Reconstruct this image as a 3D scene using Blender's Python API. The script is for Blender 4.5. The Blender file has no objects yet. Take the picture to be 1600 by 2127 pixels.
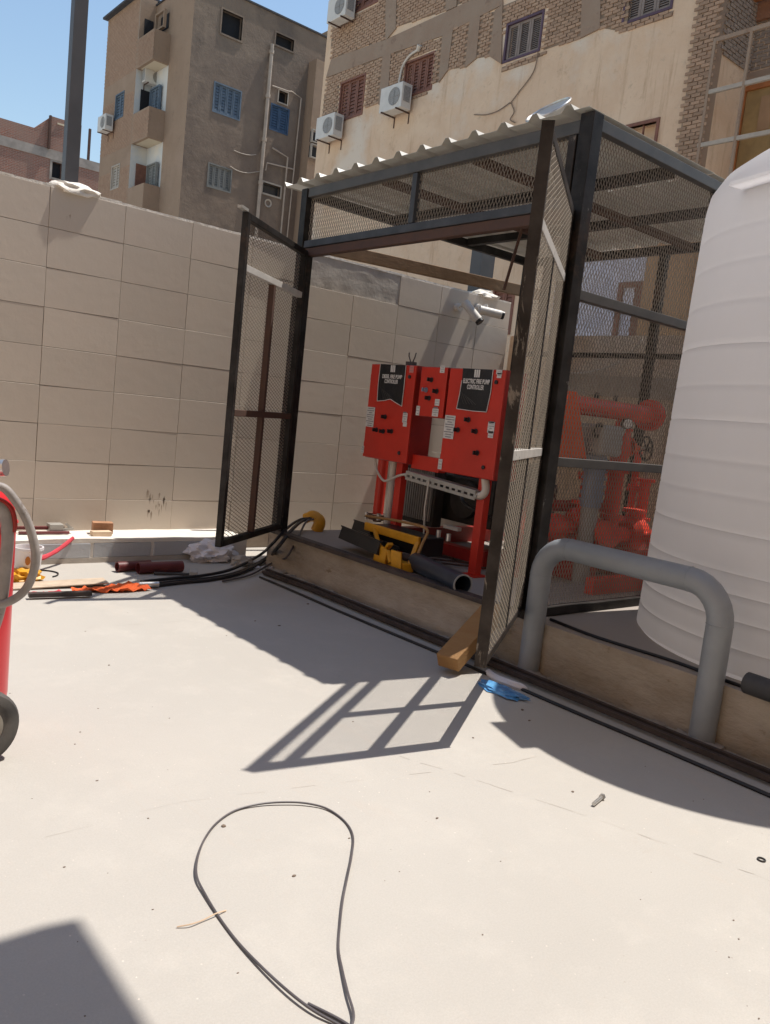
import bpy, bmesh, math, random
import numpy as np
from mathutils import Vector, Matrix, Quaternion, noise

random.seed(7)
R = math.radians
V3 = Vector
scn = bpy.context.scene
COL = scn.collection

# ------------------------------------------------------------------ camera
YAW, PIT, ROL, FPX = 0.70365653, -0.1207346, 0.10810779, 1682.38558
EYE = V3((0, 0, 1.55))
_f = V3((math.sin(YAW) * math.cos(PIT), math.cos(YAW) * math.cos(PIT), math.sin(PIT)))
_r = V3((math.cos(YAW), -math.sin(YAW), 0))
_u = _r.cross(_f)
CR = math.cos(ROL) * _r + math.sin(ROL) * _u
CU = -math.sin(ROL) * _r + math.cos(ROL) * _u
CF = _f
cam = bpy.data.cameras.new('camera')
cam.sensor_fit = 'VERTICAL'
cam.sensor_height = 32.0
cam.lens = FPX / 2127.0 * 32.0
cam.clip_start = 0.05
cam.clip_end = 2000
camo = bpy.data.objects.new('camera', cam)
COL.objects.link(camo)
camo.matrix_world = Matrix(((CR.x, CU.x, -CF.x, EYE.x), (CR.y, CU.y, -CF.y, EYE.y), (CR.z, CU.z, -CF.z, EYE.z), (0, 0, 0, 1)))
scn.camera = camo

# ------------------------------------------------------------------ light
SUN = V3((0.385, -0.074, 1.0)).normalized()
world = bpy.data.worlds.new('World')
scn.world = world
world.use_nodes = True
wn = world.node_tree
wn.nodes.clear()
sky = wn.nodes.new('ShaderNodeTexSky')
sky.sky_type = 'NISHITA'
sky.sun_disc = False
sky.sun_elevation = math.asin(SUN.z)
sky.sun_rotation = math.atan2(SUN.x, SUN.y)
sky.altitude = 100
sky.air_density = 1.5
sky.dust_density = 0.3
sky.ozone_density = 1.5
bg = wn.nodes.new('ShaderNodeBackground')
bg.inputs['Strength'].default_value = 0.122
wo = wn.nodes.new('ShaderNodeOutputWorld')
wn.links.new(sky.outputs[0], bg.inputs['Color'])
wn.links.new(bg.outputs[0], wo.inputs['Surface'])
sl = bpy.data.lights.new('sun', 'SUN')
sl.energy = 4.6
sl.angle = R(0.53)
sl.color = (1.0, 0.94, 0.865)
so = bpy.data.objects.new('sun', sl)
COL.objects.link(so)
so.rotation_euler = SUN.to_track_quat('Z', 'Y').to_euler()
scn.view_settings.view_transform = 'Standard'
scn.view_settings.look = 'None'
scn.view_settings.exposure = 0.32
scn.view_settings.gamma = 1.0
scn.view_settings.use_curve_mapping = False
scn.cycles.max_bounces = 8
scn.cycles.diffuse_bounces = 5

# ------------------------------------------------------------------ measuring: a photo pixel on a real plane
def ray(px, py):
    return CF + (px - 800) / FPX * CR - (py - 1063.5) / FPX * CU
def at_x(px, py, X):
    d = ray(px, py); return EYE + d * (X / d.x)
def at_y(px, py, Y):
    d = ray(px, py); return EYE + d * (Y / d.y)
def at_z(px, py, Z=0.0):
    d = ray(px, py); return EYE + d * ((Z - EYE.z) / d.z)

# ------------------------------------------------------------------ materials
MATS = {}
def nt_new(name):
    m = bpy.data.materials.new(name); m.use_nodes = True
    nt = m.node_tree; nt.nodes.clear()
    o = nt.nodes.new('ShaderNodeOutputMaterial')
    b = nt.nodes.new('ShaderNodeBsdfPrincipled')
    nt.links.new(b.outputs[0], o.inputs[0])
    MATS[name] = m
    return m, nt, b
def coords(nt, scale=(1, 1, 1), rnd=True):
    tc = nt.nodes.new('ShaderNodeTexCoord')
    mp = nt.nodes.new('ShaderNodeMapping')
    mp.inputs['Scale'].default_value = scale
    if rnd:
        oi = nt.nodes.new('ShaderNodeObjectInfo')
        mu = nt.nodes.new('ShaderNodeMath'); mu.operation = 'MULTIPLY'; mu.inputs[1].default_value = 41.0
        nt.links.new(oi.outputs['Random'], mu.inputs[0])
        ad = nt.nodes.new('ShaderNodeVectorMath'); ad.operation = 'ADD'
        nt.links.new(tc.outputs['Object'], ad.inputs[0]); nt.links.new(mu.outputs[0], ad.inputs[1])
        nt.links.new(ad.outputs[0], mp.inputs['Vector'])
    else:
        nt.links.new(tc.outputs['Object'], mp.inputs['Vector'])
    return mp.outputs[0]
def tnoise(nt, vec, scale, detail=6, rough=0.6, dist=0.0):
    n = nt.nodes.new('ShaderNodeTexNoise')
    n.inputs['Scale'].default_value = scale; n.inputs['Detail'].default_value = detail
    n.inputs['Roughness'].default_value = rough; n.inputs['Distortion'].default_value = dist
    nt.links.new(vec, n.inputs['Vector'])
    return n.outputs['Fac']
def ramp(nt, fac, lo, hi, c0=(0, 0, 0, 1), c1=(1, 1, 1, 1)):
    r = nt.nodes.new('ShaderNodeValToRGB')
    r.color_ramp.elements[0].position = lo; r.color_ramp.elements[1].position = hi
    r.color_ramp.elements[0].color = c0; r.color_ramp.elements[1].color = c1
    nt.links.new(fac, r.inputs[0])
    return r.outputs[0]
def mix(nt, fac, a, b, mode='MIX'):
    m = nt.nodes.new('ShaderNodeMix'); m.data_type = 'RGBA'; m.blend_type = mode
    if isinstance(fac, float): m.inputs[0].default_value = fac
    else: nt.links.new(fac, m.inputs[0])
    for s, i in ((a, 6), (b, 7)):
        if isinstance(s, tuple): m.inputs[i].default_value = (*s[:3], 1)
        else: nt.links.new(s, m.inputs[i])
    return m.outputs[2]
def bump(nt, b, h, strength, dist=0.02):
    n = nt.nodes.new('ShaderNodeBump'); n.inputs['Strength'].default_value = strength; n.inputs['Distance'].default_value = dist
    nt.links.new(h, n.inputs['Height']); nt.links.new(n.outputs[0], b.inputs['Normal'])
def M(name, col, rough=0.7, metal=0.0, col2=None, vscale=3.0, var=0.15, bmp=0.0, bscale=40.0, stretch=(1, 1, 1), rand=0.0, spot=None, spot_scale=8, spot_lo=0.62, spec=0.5):
    m, nt, b = nt_new(name)
    v = coords(nt, stretch)
    c1 = tuple(c * (1 - var) for c in col)
    c2 = col2 or tuple(min(1, c * (1 + var)) for c in col)
    f = ramp(nt, tnoise(nt, v, vscale), 0.32, 0.68)
    c = mix(nt, f, c1, c2)
    if rand:
        oi = nt.nodes.new('ShaderNodeObjectInfo')
        mr = nt.nodes.new('ShaderNodeMapRange'); mr.inputs[3].default_value = 1 - rand; mr.inputs[4].default_value = 1 + rand
        nt.links.new(oi.outputs['Random'], mr.inputs[0])
        c = mix(nt, 1.0, c, mr.outputs[0], 'MULTIPLY')
    if spot:
        f2 = ramp(nt, tnoise(nt, v, spot_scale, 8, 0.7), spot_lo, spot_lo + 0.05)
        c = mix(nt, f2, c, spot)
    nt.links.new(c, b.inputs['Base Color'])
    b.inputs['Roughness'].default_value = rough; b.inputs['Metallic'].default_value = metal
    b.inputs['Specular IOR Level'].default_value = spec
    if bmp: bump(nt, b, tnoise(nt, v, bscale, 5), bmp)
    return m

def ground_material():
    m, nt, b = nt_new('yard_concrete')
    v = coords(nt, rnd=False)
    c = mix(nt, ramp(nt, tnoise(nt, v, 0.55, 6, 0.6, 0.4), 0.35, 0.66), (0.448, 0.424, 0.386), (0.424, 0.400, 0.363))
    c = mix(nt, ramp(nt, tnoise(nt, v, 2.6, 8, 0.7), 0.50, 0.72), c, (0.475, 0.448, 0.405))
    c = mix(nt, ramp(nt, tnoise(nt, coords(nt, (1.2, 0.35, 1), False), 3.0, 8, 0.7, 1.0), 0.60, 0.75), c, (0.455, 0.415, 0.37))
    # trowelled specks of pale aggregate and dark crumbs
    for sc, lo, col in ((26, 0.05, (0.68, 0.62, 0.55)), (15, 0.02, (0.34, 0.29, 0.25)), (47, 0.05, (0.45, 0.40, 0.35))):
        vo = nt.nodes.new('ShaderNodeTexVoronoi'); vo.inputs['Scale'].default_value = sc
        nt.links.new(v, vo.inputs['Vector'])
        f = ramp(nt, vo.outputs['Distance'], lo, lo + 0.04, (1, 1, 1, 1), (0, 0, 0, 1))
        g = ramp(nt, tnoise(nt, v, 1.7, 4), 0.47, 0.62)
        fm = nt.nodes.new('ShaderNodeMath'); fm.operation = 'MULTIPLY'
        nt.links.new(f, fm.inputs[0]); nt.links.new(g, fm.inputs[1])
        c = mix(nt, fm.outputs[0], c, col)
    # fine grit and faint sweeping marks
    c = mix(nt, ramp(nt, tnoise(nt, v, 160, 4, 0.8), 0.30, 0.72), mix(nt, 1.0, c, (0.90, 0.895, 0.885), 'MULTIPLY'), mix(nt, 1.0, c, (1.05, 1.05, 1.05), 'MULTIPLY'))
    c = mix(nt, ramp(nt, tnoise(nt, coords(nt, (5, 0.5, 1), False), 2.5, 8, 0.8, 0.3), 0.58, 0.80), c, (0.44, 0.395, 0.345))
    c = mix(nt, ramp(nt, tnoise(nt, v, 4.2, 9, 0.75), 0.64, 0.76), c, (0.415, 0.37, 0.32))
    nt.links.new(c, b.inputs['Base Color'])
    b.inputs['Roughness'].default_value = 0.78
    b.inputs['Specular IOR Level'].default_value = 0.3
    bump(nt, b, tnoise(nt, v, 12.0, 12, 0.78), 0.22, 0.02)
    return m

def facade_material(name, base, blot, stain, streak=(0.22, 0.15, 0.10), relief=0.4, rscale=1.2):
    m, nt, b = nt_new(name)
    v = coords(nt, rnd=False)
    c = mix(nt, ramp(nt, tnoise(nt, v, 0.7, 8, 0.65, 0.5), 0.38, 0.64), base, blot)
    c = mix(nt, ramp(nt, tnoise(nt, v, 0.35, 6, 0.6), 0.52, 0.62), c, stain)
    c = mix(nt, ramp(nt, tnoise(nt, coords(nt, (2.2, 2.2, 0.16), False), 1.4, 9, 0.78), 0.55, 0.72), c, streak)
    c = mix(nt, ramp(nt, tnoise(nt, v, 6, 8, 0.7), 0.58, 0.7), c, tuple(x * 0.78 for x in base))
    c = mix(nt, ramp(nt, tnoise(nt, v, 1.6, 9, 0.8, 0.2), 0.57, 0.66), c, tuple(x * 0.86 for x in blot))
    nt.links.new(c, b.inputs['Base Color'])
    b.inputs['Roughness'].default_value = 0.93
    b.inputs['Specular IOR Level'].default_value = 0.15
    bump(nt, b, tnoise(nt, v, rscale, 10, 0.68, 0.15), relief, 0.09)
    return m

def brick_material(name, c1, c2, mortar):
    m, nt, b = nt_new(name)
    v = coords(nt, rnd=True)
    c = mix(nt, ramp(nt, tnoise(nt, v, 5, 6, 0.7), 0.34, 0.66), c1, c2)
    oi = nt.nodes.new('ShaderNodeObjectInfo')
    mr = nt.nodes.new('ShaderNodeMapRange'); mr.inputs[3].default_value = 0.8; mr.inputs[4].default_value = 1.2
    nt.links.new(oi.outputs['Random'], mr.inputs[0])
    c = mix(nt, 1.0, c, mr.outputs[0], 'MULTIPLY')
    c = mix(nt, ramp(nt, tnoise(nt, v, 14, 6, 0.7), 0.58, 0.66), c, mortar)
    nt.links.new(c, b.inputs['Base Color'])
    b.inputs['Roughness'].default_value = 0.92
    bump(nt, b, tnoise(nt, v, 30, 4), 0.3, 0.01)
    return m

def far_brick_material(name):
    m, nt, b = nt_new(name)
    tc = nt.nodes.new('ShaderNodeTexCoord')
    sx = nt.nodes.new('ShaderNodeSeparateXYZ'); nt.links.new(tc.outputs['Object'], sx.inputs[0])
    ad = nt.nodes.new('ShaderNodeMath'); nt.links.new(sx.outputs[0], ad.inputs[0]); nt.links.new(sx.outputs[1], ad.inputs[1])
    cb = nt.nodes.new('ShaderNodeCombineXYZ'); nt.links.new(ad.outputs[0], cb.inputs[0]); nt.links.new(sx.outputs[2], cb.inputs[1])
    bt = nt.nodes.new('ShaderNodeTexBrick')
    bt.inputs['Scale'].default_value = 1.0; bt.inputs['Brick Width'].default_value = 0.27; bt.inputs['Row Height'].default_value = 0.085
    bt.inputs['Mortar Size'].default_value = 0.011
    bt.inputs['Color1'].default_value = (0.30, 0.125, 0.085, 1); bt.inputs['Color2'].default_value = (0.21, 0.095, 0.07, 1); bt.inputs['Mortar'].default_value = (0.30, 0.235, 0.19, 1)
    nt.links.new(cb.outputs[0], bt.inputs['Vector'])
    c = mix(nt, ramp(nt, tnoise(nt, tc.outputs['Object'], 0.8, 6), 0.4, 0.7), bt.outputs[0], (0.27, 0.17, 0.13))
    nt.links.new(c, b.inputs['Base Color']); b.inputs['Roughness'].default_value = 0.95
    bump(nt, b, bt.outputs['Fac'], 0.4, 0.02)
    return m

def chipped_paint(name, base, under, scale=14, lo=0.60, stretch=(1, 1, 0.3), rough=0.5):
    m, nt, b = nt_new(name)
    v = coords(nt, stretch)
    v1 = coords(nt)
    c = mix(nt, ramp(nt, tnoise(nt, v1, 5, 6), 0.4, 0.7), base, tuple(min(1, x * 1.9 + 0.012) for x in base))
    f = ramp(nt, tnoise(nt, v, scale, 8, 0.7, 0.6), lo, lo + 0.04)
    c = mix(nt, f, c, under)
    f2 = ramp(nt, tnoise(nt, v1, 2.2, 8, 0.7), 0.60, 0.75)
    c = mix(nt, f2, c, (0.075, 0.045, 0.032))
    nt.links.new(c, b.inputs['Base Color'])
    b.inputs['Roughness'].default_value = rough
    b.inputs['Specular IOR Level'].default_value = 0.13
    bump(nt, b, tnoise(nt, v1, 60, 5), 0.2, 0.004)
    return m

ground_material()
facade_material('tan_plaster', (0.71, 0.54, 0.385), (0.63, 0.445, 0.30), (0.68, 0.58, 0.47), (0.42, 0.27, 0.165), 0.35, 2.4)
facade_material('cement_render', (0.185, 0.142, 0.112), (0.24, 0.185, 0.14), (0.15, 0.118, 0.096), (0.20, 0.16, 0.128), 0.55, 1.6)
facade_material('brown_render', (0.33, 0.235, 0.165), (0.30, 0.212, 0.148), (0.35, 0.25, 0.18), (0.28, 0.195, 0.135), 0.25, 2.0)
M('column_render', (0.37, 0.275, 0.20), 0.93, col2=(0.29, 0.20, 0.14), vscale=2.0, bmp=0.6, bscale=7, spot=(0.25, 0.17, 0.12), spot_scale=3, spot_lo=0.60)
brick_material('pale_brick', (0.40, 0.275, 0.185), (0.30, 0.185, 0.12), (0.42, 0.32, 0.235))
brick_material('brown_brick', (0.36, 0.235, 0.155), (0.27, 0.16, 0.10), (0.36, 0.265, 0.19))
brick_material('grey_brick', (0.36, 0.285, 0.225), (0.29, 0.215, 0.165), (0.42, 0.35, 0.29))
brick_material('orange_brick', (0.36, 0.17, 0.09), (0.28, 0.125, 0.07), (0.36, 0.24, 0.16))
far_brick_material('far_red_brick')
M('mortar_dark', (0.235, 0.17, 0.12), 0.95, vscale=6)
M('far_concrete', (0.30, 0.26, 0.225), 0.95, vscale=1.5, var=0.25)
M('tile_face', (0.62, 0.545, 0.455), 0.62, col2=(0.54, 0.465, 0.385), vscale=1.6, bmp=0.10, bscale=11, rand=0.05, spot=(0.46, 0.39, 0.33), spot_scale=7, spot_lo=0.70, spec=0.35)
M('tile_cement', (0.41, 0.37, 0.32), 0.9, col2=(0.50, 0.45, 0.39), vscale=4, bmp=0.2, bscale=26)
M('wall_mortar', (0.34, 0.275, 0.215), 0.95, vscale=5, bmp=0.3, bscale=30)
M('white_plaster', (0.72, 0.66, 0.57), 0.9, col2=(0.80, 0.76, 0.69), vscale=7, bmp=0.7, bscale=18)
M('kerb_grey', (0.52, 0.53, 0.54), 0.75, col2=(0.42, 0.43, 0.445), vscale=3, bmp=0.15, bscale=30, rand=0.08)
M('kerb_white', (0.82, 0.79, 0.73), 0.85, col2=(0.68, 0.62, 0.54), vscale=5, bmp=0.2, bscale=20, spot=(0.42, 0.39, 0.35), spot_scale=9, spot_lo=0.68)
M('plinth_concrete', (0.37, 0.305, 0.235), 0.95, col2=(0.45, 0.39, 0.325), vscale=3.2, stretch=(1, 0.7, 1.5), bmp=0.9, bscale=16, spot=(0.28, 0.22, 0.16), spot_scale=6, spot_lo=0.62, spec=0.1)
M('plinth_top', (0.40, 0.355, 0.315), 0.9, col2=(0.34, 0.30, 0.265), vscale=3, bmp=0.15, bscale=20)
chipped_paint('black_paint', (0.0165, 0.0145, 0.0135), (0.23, 0.21, 0.19), 16, 0.655)
chipped_paint('worn_paint', (0.026, 0.021, 0.018), (0.20, 0.17, 0.14), 13, 0.60)
M('grey_steel', (0.115, 0.11, 0.105), 0.5, 0.0, col2=(0.07, 0.068, 0.066), vscale=6, spec=0.3)
M('rail_sunlit_pale', (0.50, 0.48, 0.45), 0.5, vscale=9, var=0.12, spot=(0.10, 0.085, 0.075), spot_scale=14, spot_lo=0.62)  # pale paint that also carries the sunlit look of the rail tops
M('primer_blue', (0.062, 0.064, 0.070), 0.5, vscale=6, var=0.25, spec=0.2)
M('raw_rust', (0.11, 0.052, 0.032), 0.8, col2=(0.07, 0.038, 0.028), vscale=9)
M('mesh_metal', (0.30, 0.255, 0.205), 0.7, 0.0, col2=(0.23, 0.195, 0.155), vscale=4, spec=0.3)
M('gate_mesh_metal', (0.33, 0.28, 0.22), 0.7, 0.0, col2=(0.22, 0.185, 0.145), vscale=3, spec=0.3)
def translucent(name, amount, tint):
    m = MATS[name]; nt = m.node_tree
    b = next(n for n in nt.nodes if n.type == 'BSDF_PRINCIPLED'); o = next(n for n in nt.nodes if n.type == 'OUTPUT_MATERIAL')
    t = nt.nodes.new('ShaderNodeBsdfTranslucent'); t.inputs['Color'].default_value = (*tint, 1)
    x = nt.nodes.new('ShaderNodeMixShader'); x.inputs[0].default_value = amount
    nt.links.new(b.outputs[0], x.inputs[1]); nt.links.new(t.outputs[0], x.inputs[2]); nt.links.new(x.outputs[0], o.inputs[0])
M('roof_sheet', (0.60, 0.585, 0.53), 0.38, 0.0, col2=(0.55, 0.53, 0.475), vscale=2, spec=0.6)
M('tank_plastic', (0.78, 0.77, 0.775), 0.42, col2=(0.74, 0.725, 0.725), vscale=2.2, stretch=(1, 1, 0.45), bmp=0.05, bscale=5, spec=0.45, spot=(0.62, 0.57, 0.52), spot_scale=4.5, spot_lo=0.66)
translucent('roof_sheet', 0.13, (0.8, 0.77, 0.70)); translucent('tank_plastic', 0.62, (0.87, 0.85, 0.845))
M('bollard_paint', (0.27, 0.295, 0.325), 0.36, vscale=6, var=0.07, bmp=0.08, bscale=22, spot=(0.36, 0.35, 0.335), spot_scale=9, spot_lo=0.66)
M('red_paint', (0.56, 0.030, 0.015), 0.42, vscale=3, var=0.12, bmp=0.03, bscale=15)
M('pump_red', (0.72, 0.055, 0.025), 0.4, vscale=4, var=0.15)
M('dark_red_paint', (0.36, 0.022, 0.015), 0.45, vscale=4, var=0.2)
M('orange_paint', (0.72, 0.085, 0.012), 0.5, vscale=3, var=0.12)
M('extinguisher_red', (0.58, 0.022, 0.03), 0.28, vscale=3, var=0.06)
M('oxide_pipe', (0.115, 0.02, 0.02), 0.5, vscale=5, var=0.25)
M('black_plastic', (0.012, 0.012, 0.014), 0.4, vscale=5, var=0.3)
M('black_print', (0.016, 0.017, 0.02), 0.28, vscale=5, var=0.3, bmp=0.35, bscale=16)
M('white_print', (0.70, 0.68, 0.65), 0.6, vscale=5, var=0.05)
M('paper', (0.62, 0.60, 0.57), 0.75, vscale=30, var=0.12)
M('paper_ink', (0.20, 0.19, 0.20), 0.75)
M('pink_print', (0.62, 0.22, 0.20), 0.7)
M('blue_pvc', (0.022, 0.03, 0.045), 0.32, vscale=4, var=0.3)
M('yellow_paint', (0.62, 0.29, 0.012), 0.45, vscale=7, var=0.15, spot=(0.28, 0.13, 0.02), spot_scale=12, spot_lo=0.64)
M('engine_grey', (0.035, 0.033, 0.032), 0.6, vscale=8, var=0.4)
M('motor_grey', (0.34, 0.34, 0.33), 0.5, vscale=6, var=0.1)
M('motor_blue', (0.22, 0.27, 0.36), 0.5, vscale=6, var=0.1)
M('galvanised', (0.40, 0.385, 0.35), 0.45, 0.3, vscale=8, var=0.15)
M('bright_steel', (0.55, 0.54, 0.52), 0.3, 0.8, vscale=10, var=0.2)
M('conduit_white', (0.58, 0.53, 0.46), 0.5, vscale=6, var=0.08)
M('timber', (0.40, 0.225, 0.085), 0.8, col2=(0.30, 0.155, 0.055), vscale=5, stretch=(1, 1, 6), bmp=0.3, bscale=25)
M('timber_orange', (0.50, 0.20, 0.045), 0.8, col2=(0.42, 0.16, 0.035), vscale=6, bmp=0.25, bscale=25)
M('beam_wood', (0.24, 0.155, 0.09), 0.85, vscale=3, var=0.18, bmp=0.2, bscale=20)
M('brick_block', (0.36, 0.19, 0.105), 0.9, vscale=8, var=0.2, bmp=0.3, bscale=30)
M('pale_block', (0.62, 0.47, 0.33), 0.9, vscale=8, var=0.15)
M('rubber_hose', (0.30, 0.27, 0.25), 0.6, vscale=12, var=0.2, spot=(0.18, 0.15, 0.13), spot_scale=20)
M('tyre_rubber', (0.05, 0.047, 0.045), 0.75, col2=(0.12, 0.11, 0.10), vscale=8)
M('cable_black', (0.014, 0.013, 0.015), 0.45, vscale=6, var=0.3)
M('cable_grey', (0.085, 0.075, 0.078), 0.4, vscale=6, var=0.2)
M('bar_steel', (0.05, 0.036, 0.032), 0.6, vscale=9, var=0.35)
M('cloth_orange', (0.85, 0.155, 0.03), 0.85, col2=(0.70, 0.10, 0.02), vscale=9)
M('cloth_red', (0.55, 0.05, 0.07), 0.85, vscale=9)
M('cardboard', (0.50, 0.40, 0.30), 0.85, vscale=7, var=0.2)
M('bag_white', (0.70, 0.68, 0.70), 0.35, vscale=5, var=0.06)
M('film_blue', (0.06, 0.24, 0.55), 0.15, col2=(0.16, 0.42, 0.72), vscale=12, spec=0.8)
M('sleeve_grey', (0.045, 0.045, 0.048), 0.7, vscale=8, var=0.2)
M('shutter_brown', (0.20, 0.085, 0.055), 0.7, vscale=6, var=0.2, rand=0.1)
M('shutter_purple', (0.085, 0.05, 0.075), 0.7, vscale=6, var=0.2, rand=0.1)
M('shutter_grey', (0.235, 0.19, 0.165), 0.8, vscale=6, var=0.15)
M('shutter_blue', (0.095, 0.135, 0.18), 0.7, col2=(0.13, 0.17, 0.215), vscale=6, rand=0.1)
M('shutter_deep_blue', (0.045, 0.085, 0.15), 0.7, vscale=6, var=0.2)
M('shutter_pale', (0.19, 0.19, 0.175), 0.75, vscale=6, var=0.15, rand=0.1)
M('frame_pale', (0.40, 0.35, 0.29), 0.8, vscale=8, var=0.1)
M('dark_room', (0.012, 0.012, 0.015), 0.9)
M('dim_glass', (0.05, 0.055, 0.06), 0.12, spec=0.6)
M('ac_white', (0.60, 0.57, 0.52), 0.5, vscale=5, var=0.06)
M('ac_grille', (0.26, 0.25, 0.235), 0.6, vscale=40, var=0.3)
M('loggia_cream', (0.66, 0.57, 0.42), 0.9, col2=(0.60, 0.50, 0.36), vscale=2)
M('loggia_blue', (0.60, 0.64, 0.66), 0.9, col2=(0.66, 0.62, 0.55), vscale=1.5)
M('pale_blue_paint', (0.50, 0.51, 0.60), 0.85, col2=(0.62, 0.58, 0.60), vscale=1.5, bmp=0.2, bscale=8)
M('pipe_pvc', (0.40, 0.33, 0.265), 0.7, vscale=3, var=0.15)
M('pole_steel', (0.062, 0.06, 0.064), 0.5, vscale=3, var=0.15)
M('door_yellow', (0.33, 0.215, 0.085), 0.6, vscale=4, var=0.15)
M('door_orange', (0.36, 0.125, 0.035), 0.6, vscale=4, var=0.15)
M('brown_pier', (0.36, 0.22, 0.12), 0.9, vscale=2, var=0.12)
M('roof_edge', (0.05, 0.05, 0.055), 0.9)
M('joint_dirt', (0.40, 0.36, 0.31), 0.9)
M('pebble', (0.16, 0.12, 0.09), 0.9, rand=0.2)
M('dish_grey', (0.50, 0.49, 0.46), 0.35, 0.1, vscale=4, var=0.1)

# ------------------------------------------------------------------ mesh builder
ORIG = {}
Z = V3((0, 0, 1))
class MB:
    def __init__(s):
        s.v = []; s.f = []
    def add(s, vs, fs):
        n = len(s.v)
        s.v += [tuple(p) for p in vs]
        s.f += [tuple(i + n for i in f) for f in fs]
        return s
    def obox(s, c, ax, ay, az):
        c, ax, ay, az = V3(c), V3(ax), V3(ay), V3(az)
        vs = [c + ax * i + ay * j + az * k for k in (-1, 1) for j in (-1, 1) for i in (-1, 1)]
        return s.add(vs, [(0, 2, 3, 1), (4, 5, 7, 6), (0, 1, 5, 4), (2, 6, 7, 3), (0, 4, 6, 2), (1, 3, 7, 5)])
    def box(s, lo, hi):
        lo, hi = V3(lo), V3(hi); h = (hi - lo) / 2
        return s.obox((lo + hi) / 2, (h.x, 0, 0), (0, h.y, 0), (0, 0, h.z))
    def bar(s, a, b, w, h=None, up=Z):
        a, b = V3(a), V3(b); d = (b - a)
        h = h or w
        dn = d.normalized()
        x = dn.cross(V3(up))
        if x.length < 1e-4: x = dn.cross(V3((1, 0, 0)))
        x.normalize(); y = x.cross(dn)
        return s.obox((a + b) / 2, x * w / 2, d / 2, y * h / 2)
    def quad(s, *p):
        return s.add(p, [tuple(range(len(p)))])
    def tube(s, pts, r, n=8, caps=True):
        pts = [V3(p) for p in pts]; m = len(pts)
        rs = r if isinstance(r, (list, tuple)) else [r] * m
        t0 = (pts[1] - pts[0]).normalized()
        x = t0.cross(Z)
        if x.length < 1e-3: x = t0.cross(V3((1, 0, 0)))
        x.normalize(); vs = []; tp = t0
        for i, p in enumerate(pts):
            t = (pts[min(i + 1, m - 1)] - pts[max(i - 1, 0)]).normalized()
            q = tp.rotation_difference(t); x = q @ x; x = (x - t * x.dot(t)).normalized(); tp = t
            y = t.cross(x)
            vs += [p + (x * math.cos(2 * math.pi * k / n) + y * math.sin(2 * math.pi * k / n)) * rs[i] for k in range(n)]
        fs = [(i * n + k, i * n + (k + 1) % n, (i + 1) * n + (k + 1) % n, (i + 1) * n + k) for i in range(m - 1) for k in range(n)]
        if caps: fs += [tuple(range(n - 1, -1, -1)), tuple(range((m - 1) * n, m * n))]
        return s.add(vs, fs)
    def cyl(s, a, b, r, n=16, r2=None, caps=True):
        return s.tube([a, b], [r, r if r2 is None else r2], n, caps)
    def lathe(s, prof, c, axis=Z, n=24):
        c = V3(c); axis = V3(axis).normalized()
        x = axis.cross(V3((0, 1, 0)))
        if x.length < 1e-3: x = axis.cross(V3((1, 0, 0)))
        x.normalize(); y = axis.cross(x); vs = []
        for r, z in prof:
            vs += [c + axis * z + (x * math.cos(2 * math.pi * k / n) + y * math.sin(2 * math.pi * k / n)) * max(r, 1e-5) for k in range(n)]
        m = len(prof)
        fs = [(i * n + k, i * n + (k + 1) % n, (i + 1) * n + (k + 1) % n, (i + 1) * n + k) for i in range(m - 1) for k in range(n)]
        return s.add(vs, fs)
    def pipe(s, a, b, ro, ri, n=20):
        L = (V3(b) - V3(a)).length
        return s.lathe([(ri, 0), (ro, 0), (ro, L), (ri, L), (ri, 0)], a, V3(b) - V3(a), n)
    def torus(s, c, axis, R_, r, n=28, m=8):
        axis = V3(axis).normalized(); x = axis.cross(Z)
        if x.length < 1e-3: x = axis.cross(V3((1, 0, 0)))
        x.normalize(); y = axis.cross(x); c = V3(c); vs = []
        for i in range(n):
            a = 2 * math.pi * i / n; d = x * math.cos(a) + y * math.sin(a)
            vs += [c + d * (R_ + r * math.cos(2 * math.pi * j / m)) + axis * r * math.sin(2 * math.pi * j / m) for j in range(m)]
        fs = [(i * m + j, i * m + (j + 1) % m, ((i + 1) % n) * m + (j + 1) % m, ((i + 1) % n) * m + j) for i in range(n) for j in range(m)]
        return s.add(vs, fs)
    def build(s, name, mat, parent=None, smooth=False, origin=None, bevel=0.0):
        if parent is not None: o0 = ORIG[parent.name]
        elif origin is not None: o0 = V3(origin)
        else: o0 = V3((0, 0, 0))
        me = bpy.data.meshes.new(name)
        me.from_pydata([tuple(V3(p) - o0) for p in s.v], [], s.f)
        bm = bmesh.new(); bm.from_mesh(me); bmesh.ops.recalc_face_normals(bm, faces=bm.faces[:]); bm.to_mesh(me); bm.free()
        me.materials.append(MATS[mat])
        if smooth:
            me.shade_smooth()
            me.set_sharp_from_angle(angle=R(38))
        o = bpy.data.objects.new(name, me)
        COL.objects.link(o)
        if parent is not None: o.parent = parent
        else: o.location = o0
        ORIG[o.name] = o0
        if bevel:
            b = o.modifiers.new('bevel', 'BEVEL'); b.width = bevel; b.segments = 2; b.limit_method = 'ANGLE'
        return o

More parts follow.
